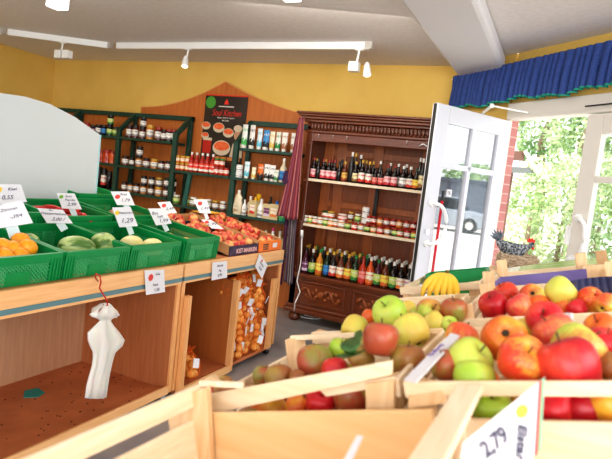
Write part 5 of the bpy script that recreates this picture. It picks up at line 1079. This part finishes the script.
# hen on a straw nest, standing on a small crate
def hen():
    bp_ = on_d(517, 263, 2.7); base = V((bp_.x, bp_.y, bp_.z))
    nest = thing('straw_nest', 'round greyish straw nest behind the leeks', 'nest', base, group=None)
    MB().lathe([(.06, -.04), (.085, -.03), (.1, .0), (.098, .03), (.085, .045), (.06, .03), (.04, .02)], base, 28).build('wreath', mat('straw', s2l(150, 128, 104), .9, col2=s2l(206, 186, 158), scale=30, stretch=(1, 1, 6), bump=.6, contrast=(.4, .6)), nest, smooth=True)
    st = MB(); rr = random.Random(2)
    for k in range(260):
        a = rr.uniform(0, 6.28); a2 = a + rr.uniform(.2, .5); r1, r2 = rr.uniform(.075, .105), rr.uniform(.075, .112); z1_, z2_ = rr.uniform(-.035, .05), rr.uniform(-.035, .05)
        st.tube([base + V((r1 * math.cos(a), r1 * math.sin(a), z1_)), base + V((r2 * math.cos(a2), r2 * math.sin(a2), z2_))], .0012, 3, False)
    st.build('straws', mat('straw_pale', s2l(214, 200, 176), .9), nest)['kind'] = 'stuff'
    b = base + V((-.03, 0, .055)); t = thing('toy_hen', 'grey speckled decorative hen with red comb sitting on the straw nest', 'hen', b)
    r_ = V((1, -.1, 0)).normalized(); up = V((0, 0, 1)); f_ = r_.cross(up)
    Q = lambda a, c_, e_=0: b + r_ * a + up * c_ + f_ * e_
    spine = [(-.085, .035, .006), (-.07, .03, .02), (-.045, .012, .036), (-.01, .0, .044), (.03, .002, .04), (.055, .014, .028), (.07, .03, .018), (.08, .042, .017), (.09, .046, .016), (.098, .045, .008)]
    loops = []
    for a, z, r in spine: loops.append([Q(a, z + r * math.sin(2 * PI * k / 16) * (1 if a < .05 else 1), r * .8 * math.cos(2 * PI * k / 16)) for k in range(16)])
    m = mat('hen_feathers', s2l(44, 52, 66), .7, col2=s2l(176, 182, 186), scale=110, contrast=(.42, .6), bump=.4)
    MB().loft(loops).build('body', m, t, smooth=True, sub=1)
    tl = MB()
    for k in range(6):
        a0 = .5 + k * .26; L_ = .075 - .004 * abs(k - 2); cx, cz = -.065, .035
        q_ = [(cx, cz), (cx - L_ * .6 * math.cos(a0 - .16), cz + L_ * .6 * math.sin(a0 - .16)), (cx - L_ * math.cos(a0), cz + L_ * math.sin(a0)), (cx - L_ * .6 * math.cos(a0 + .16), cz + L_ * .6 * math.sin(a0 + .16))]
        tl.prism([Q(x_, z_, (k - 2.5) * .005) for x_, z_ in q_], f_ * .003)
    tl.build('tail', mat('tail_feathers', s2l(40, 66, 84), .5, col2=s2l(120, 132, 140), scale=40), t)
    cb = MB(); cmb = [(.062, .058), (.058, .072), (.066, .068), (.07, .082), (.077, .072), (.084, .083), (.088, .07), (.098, .074), (.098, .058), (.08, .054)]
    cb.prism([Q(a, z, .002) for a, z in cmb], f_ * -.005); cb.build('comb', mat('comb_red', s2l(226, 50, 34), .5), t, bevel=.0015)
    MB().ball(Q(.092, .03), .007, (1, .6, 1.3)).build('wattle', mat('comb_red', s2l(226, 50, 34)), t, smooth=True)
    MB().tube([Q(.094, .045), Q(.106, .042)], [.005, .0008], 8).build('beak', mat('beak', s2l(220, 170, 70), .5), t)
    for s_ in (-1, 1): MB().ball(Q(.083, .05, s_ * .0135), .0025).build('eye', BLK, t, smooth=True)
    for s_ in (-1, 1): MB().loft([[Q(-.05 + .08 * q, .02 - .004 * q + .022 * math.cos(a) * math.sin(PI * (q * .9 + .07)), s_ * (.028 + .012 * math.sin(PI * q)) + s_ * .004 * math.sin(a)) for a in [2 * PI * k / 10 for k in range(10)]] for q in (0, .25, .5, .75, 1)]).build('wing', m, t, smooth=True)
    sb = thing('support_crate', 'upturned wooden box under the straw nest by the door', 'box', (base.x, base.y, base.z - .3))
    zb = dp(base.x, base.y, -.145).z
    MB().box(base.x - .13, base.x + .13, base.y - .1, base.y + .1, zb + .025, base.z - .041).build('panels', CRP, sb, bevel=.003)
    MB().box(base.x - .14, base.x + .14, base.y - .11, base.y - .1, zb + .03, base.z - .05).build('slat', CRW, sb)
hen()
# red broom behind the open leaf
def on_leaf(u, v, n):
    d = ray(u, v); p0 = PL1(0, n, 0); return EYE + d * ((p0 - EYE).dot(NL) / d.dot(NL))
bt0, bt1 = on_leaf(443.5, 191, .035), on_leaf(430, 290, .05)
br_ = thing('red_broom', 'broom with red handle leaning against the open glass door', 'broom', (bt1.x, bt1.y, 0))
bt1 = bt0 + (bt1 - bt0) * ((bt0.z - .12) / (bt0.z - bt1.z)); br_.location = (bt1.x, bt1.y, 0); br_['_org'] = (bt1.x, bt1.y, 0)
MB().tube([bt0 + (bt1 - bt0) * .05, bt1], .010, 10).build('pole', mat('red_plastic', s2l(214, 26, 50), .35), br_, smooth=True)
MB().tube([bt0, bt0 + (bt1 - bt0) * .055], .011, 10).build('grip', BLK, br_)
MB().box(bt1.x - .13, bt1.x + .13, bt1.y - .025, bt1.y + .025, .07, .125).build('head', mat('red_plastic', s2l(214, 26, 50)), br_, bevel=.01)
MB().box(bt1.x - .125, bt1.x + .125, bt1.y - .03, bt1.y + .03, .0, .07).build('bristles', BLK, br_)
q = on_leaf(449, 193, .006)
note = MB().hexa([q + DL * -a + V((0, 0, z)) + NL * n for z in (-.026, .026) for a, n in ((-.028, 0), (.028, 0), (.028, .002), (-.028, .002))]).build('paper_note', PAPER); tag(note, 'small white paper note taped on the glass beside the broom grip', 'note')
text('%', .035, INK, note, q + NL * .003, Matrix((-DL, V((0, 0, 1)), NL)).transposed() if (-DL).cross(V((0, 0, 1))).dot(NL) > 0 else Matrix((DL, V((0, 0, 1)), NL)).transposed())

# ------------------------------------------------------------------ outside
pave = mat('paving', s2l(226, 222, 214), .9, col2=s2l(236, 232, 226), scale=3)
g0 = MB().prism([wp(-30, T + .01, -.12), wp(30, T + .01, -.12), wp(30, 60, -.12), wp(-30, 60, -.12)], (0, 0, .05)).build('pavement', pave); struct(g0)
LFM = [mat('leaves_%d' % i, s2l(*c), .6, col2=s2l(*c2), scale=.9) for i, (c, c2) in enumerate((((112, 156, 84), (214, 228, 180)), ((92, 140, 78), (200, 220, 166)), ((160, 188, 124), (236, 240, 214))))]
def bush(c, rx, ry, rz, n, ls, lab, mi, seed, name='hedge_bush', trunk=None):
    rr = random.Random(seed); t = thing(name, lab, 'bush' if not trunk else 'tree', (c[0], c[1], -.07), group='greenery outside the door')
    bm = bmesh.new(); c = V(c)
    for _ in range(n):
        d = V((rr.gauss(0, 1), rr.gauss(0, 1), rr.gauss(0, 1))).normalized() * (rr.uniform(.6, 1) ** .5)
        clump = 1 + .12 * math.sin(d.x * 7 + seed) * math.cos(d.z * 8 + d.y * 5)
        p = c + V((d.x * rx, d.y * ry, d.z * rz)) * clump
        if p.z < 0: continue
        a = V((rr.gauss(0, 1), rr.gauss(0, 1), rr.gauss(0, 1))).normalized(); b = a.cross(V((rr.gauss(0, 1), rr.gauss(0, 1), rr.gauss(0, 1)))).normalized(); s = ls * rr.uniform(.6, 1.3)
        bm.faces.new([bm.verts.new(p + a * s), bm.verts.new(p + b * s * .45), bm.verts.new(p - a * s), bm.verts.new(p - b * s * .45)])
    mb = MB(); mb.bm = bm; o = mb.build('foliage', LFM[mi], t); o['kind'] = 'stuff'
    if trunk: MB().tube([(c.x, c.y, -.07), (c.x + .1, c.y, c.z * .4), (c.x - .1, c.y, c.z * .8), (c.x + .3, c.y, c.z + rz * .5)], [.22, .17, .12, .05], 10).build('trunk', mat('bark', s2l(150, 130, 110), .9), t, smooth=True)
    else: MB().tube([(c.x, c.y, -.07), (c.x, c.y, c.z)], [.08, .04], 6).build('stem', mat('bark', s2l(150, 130, 110), .9), t)
def outp(u, D, z):
    d = ray(u, 200); h = V((d.x, d.y, 0)).normalized(); return EYE.x + h.x * D, EYE.y + h.y * D, z
for i, (u, D, rx, rz, zc, n, mi, lab) in enumerate(((533, 12.5, .55, 1.3, 1.1, 1500, 2, 'pale narrow bush beyond the brick reveal'), (566, 13.5, .8, 1.5, 1.2, 2300, 2, 'wide sunlit bush seen in the middle of the doorway'), (604, 12.8, .8, 1.5, 1.2, 2300, 2, 'sunlit bush behind the closed glazed door leaf'), (648, 12.4, .9, 1.7, 1.3, 1800, 1, 'greener bush at the far side of the closed door leaf'))):
    bush(outp(u, D, zc), rx, rx, rz, n, .07, lab, mi, 10 + i)
for i, (u, D, rx, rz, zc, n, mi, lab) in enumerate(((536, 19, 1.0, 2.3, 4.2, 2400, 1, 'tall tree above the bush at the brick side'), (577, 17.5, 1.15, 2.4, 4.0, 2600, 0, 'tall light green tree with a pale trunk in the doorway'), (628, 18, 1.5, 2.6, 4.2, 3200, 1, 'tall tree behind the closed glazed door leaf'))):
    bush(outp(u, D, zc), rx, rx, rz, n, .10, lab, mi, 20 + i, 'garden_tree', True)
OD = V((.90, .44, 0)).normalized(); OP = V((-OD.y, OD.x, 0)); O0 = V((-.7, 4.2, 0))
def yard(f, sd_, z=0): p = O0 + OD * f + OP * sd_; return V((p.x, p.y, z))
for i, (f, sd_, lab) in enumerate(((40, -9, 'distant grey-green tree over the grey shed'), (42, -3, 'distant round tree beyond the middle of the grey shed'), (40, 3.5, 'distant tree over the parked car'), (43, 10, 'distant tree at the far end of the yard'))):
    p = yard(f, sd_); bush((p.x, p.y, 2.2), 3.0, 3.0, 1.9 + .2 * (i % 2), 2600, .22, lab, 1, 30 + i, 'distant_tree', True)
def ybox(m, f0_, f1_, a0, a1, z0, z1): return m.hexa([yard(f0_, a0, z0), yard(f1_, a0, z0), yard(f1_, a1, z0), yard(f0_, a1, z0), yard(f0_, a0, z1), yard(f1_, a0, z1), yard(f1_, a1, z1), yard(f0_, a1, z1)])
sh = thing('grey_shed', 'long grey metal shed standing across the yard', 'shed', yard(24, 0, -.07))
ybox(MB(), 24, 27, -7, 5, -.07, 2.1).build('wall', mat('shed_grey', s2l(120, 126, 138), .6), sh)
ybox(MB(), 23.8, 27.2, -7.2, 5.2, 2.1, 2.3).build('roof', mat('shed_roof', s2l(90, 96, 108), .6), sh)
for a in (-5, -3, -1, 1, 3): ybox(MB(), 23.95, 24, a, a + .06, 0, 2.1).build('seam', mat('shed_roof', s2l(90, 96, 108)), sh)
def parked_car(f, sd_, lab, col):
    c0 = yard(f, sd_, -.07); car = thing('parked_car', lab, 'car', c0, group='cars parked in the yard')
    W_ = lambda a, b, z: c0 + OP * a + OD * b + V((0, 0, z))
    low = [(-2.0, .25), (2.0, .25), (2.05, .6), (1.9, .82), (1.2, .92), (-1.3, .95), (-1.95, .85), (-2.05, .55)]
    MB().prism([W_(a, 0, z) for a, z in low], OD * 1.7).build('body', col, car, bevel=.06)
    MB().prism([W_(a, .12, z) for a, z in [(-1.3, .94), (1.15, .92), (.55, 1.4), (-.95, 1.42)]], OD * 1.45).build('cabin', mat('car_glass', s2l(40, 50, 60), .1), car, bevel=.05)
    MB().prism([W_(a, .1, z) for a, z in [(.6, 1.38), (.5, 1.45), (-.95, 1.47), (-1.0, 1.40)]], OD * 1.5).build('roof', col, car, bevel=.02)
    for a in (-1.25, 1.25):
        for b in (.0, 1.55):
            wh_ = MB().tube([W_(a, b, .32), W_(a, b + .18, .32)], .32, 20).build('wheel', BLK, car)
            MB().tube([W_(a, b - .01, .32), W_(a, b + .19, .32)], .17, 12).build('hub', CHROME, wh_)
parked_car(19, -2.6, 'silver parked car in front of the grey shed', mat('car_silver', s2l(176, 184, 194), .25))
parked_car(20, 2.2, 'dark blue parked car in front of the grey shed', mat('car_blue', s2l(60, 80, 110), .25))
# awning roof piece beyond the brick
aw = thing('wooden_canopy', 'small brown wooden canopy with white fascia beyond the brick reveal', 'canopy', on_d(518, 160, 6.2))
def pz(u, v, D): return on_d(u, v, D)
MB().prism([pz(512, 151, 6.2), pz(524, 151, 6.2), pz(524, 161, 6.2), pz(511, 160, 6.2)], ray(518, 160).normalized() * .15).build('box', mat('canopy_brown', s2l(110, 80, 70), .7), aw)
MB().prism([pz(511, 160, 6.2), pz(528, 162, 6.2), pz(529, 166, 6.2), pz(510, 165, 6.2)], ray(518, 160).normalized() * .4).build('fascia', mat('canopy_grey', s2l(220, 222, 222), .5), aw)
MB().bar(pz(524.5, 151, 6.18), pz(537, 172, 6.18), .03, .03).build('bargeboard', WHT, aw)
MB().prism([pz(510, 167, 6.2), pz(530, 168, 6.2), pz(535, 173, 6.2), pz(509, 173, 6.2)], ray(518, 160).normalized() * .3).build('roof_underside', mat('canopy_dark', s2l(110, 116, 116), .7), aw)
MB().tube([pz(511, 171, 6.35), V((pz(511, 171, 6.35).x, pz(511, 171, 6.35).y, -.07))], .03, 8).build('post', mat('canopy_brown', s2l(110, 80, 70)), aw)

# ------------------------------------------------------------------ light
W = bpy.data.worlds.new('sky'); bpy.context.scene.world = W; W.use_nodes = True
bg = W.node_tree.nodes['Background']; bg.inputs[0].default_value = (.93, .965, 1, 1); bg.inputs[1].default_value = 1.7
sd = bpy.data.lights.new('sun', 'SUN'); sd.energy = 3.2; sd.angle = .03; sd.color = (1, .96, .88); so = bpy.data.objects.new('sun', sd); C.objects.link(so)
so.rotation_euler = V((-.35, .5, -.8)).to_track_quat('-Z', 'Y').to_euler()
def area(nm, loc, tgt, sx_, sy_, e, col=(1, 1, 1)):
    ld = bpy.data.lights.new(nm, 'AREA'); ld.shape = 'RECTANGLE'; ld.size = sx_; ld.size_y = sy_; ld.energy = e; ld.color = col
    lo = bpy.data.objects.new(nm, ld); C.objects.link(lo); lo.location = loc; lo.rotation_euler = (V(tgt) - V(loc)).to_track_quat('-Z', 'Y').to_euler()
area('shop_ceiling_light', (-3.6, 2.6, 2.44), (-3.6, 2.6, 0), 1.6, 1.2, 28, (1, .93, .82))
area('shop_ceiling_light_two', (-1.6, 3.3, 2.44), (-2.0, 4.4, 0), 1.2, .8, 18, (1, .93, .84))
area('added_ceiling_fill', (.6, -1.9, 1.2), (-2.6, 3.5, 2.5), 3.0, 1.6, 55, (.98, .98, 1))  # added area light behind the camera, tilted up to brighten the ceiling
area('shop_window_light', (1.9, .6, 1.9), (-1.2, 2.2, .9), 2.0, 1.4, 34, (.96, .98, 1))

sc = bpy.context.scene
sc.view_settings.view_transform = 'Standard'; sc.view_settings.exposure = .22; sc.view_settings.gamma = 1
for lk in ('Medium High Contrast', 'Standard - Medium High Contrast'):
    try: sc.view_settings.look = lk; break
    except Exception: print('no look', lk)
sc.cycles.use_denoising = True; sc.cycles.max_bounces = 8; sc.cycles.transparent_max_bounces = 12
for o in list(bpy.data.objects):
    if not o.users_collection: bpy.data.objects.remove(o)
for o in bpy.data.objects:
    for k in ('_org', '_local'):
        if k in o: del o[k]
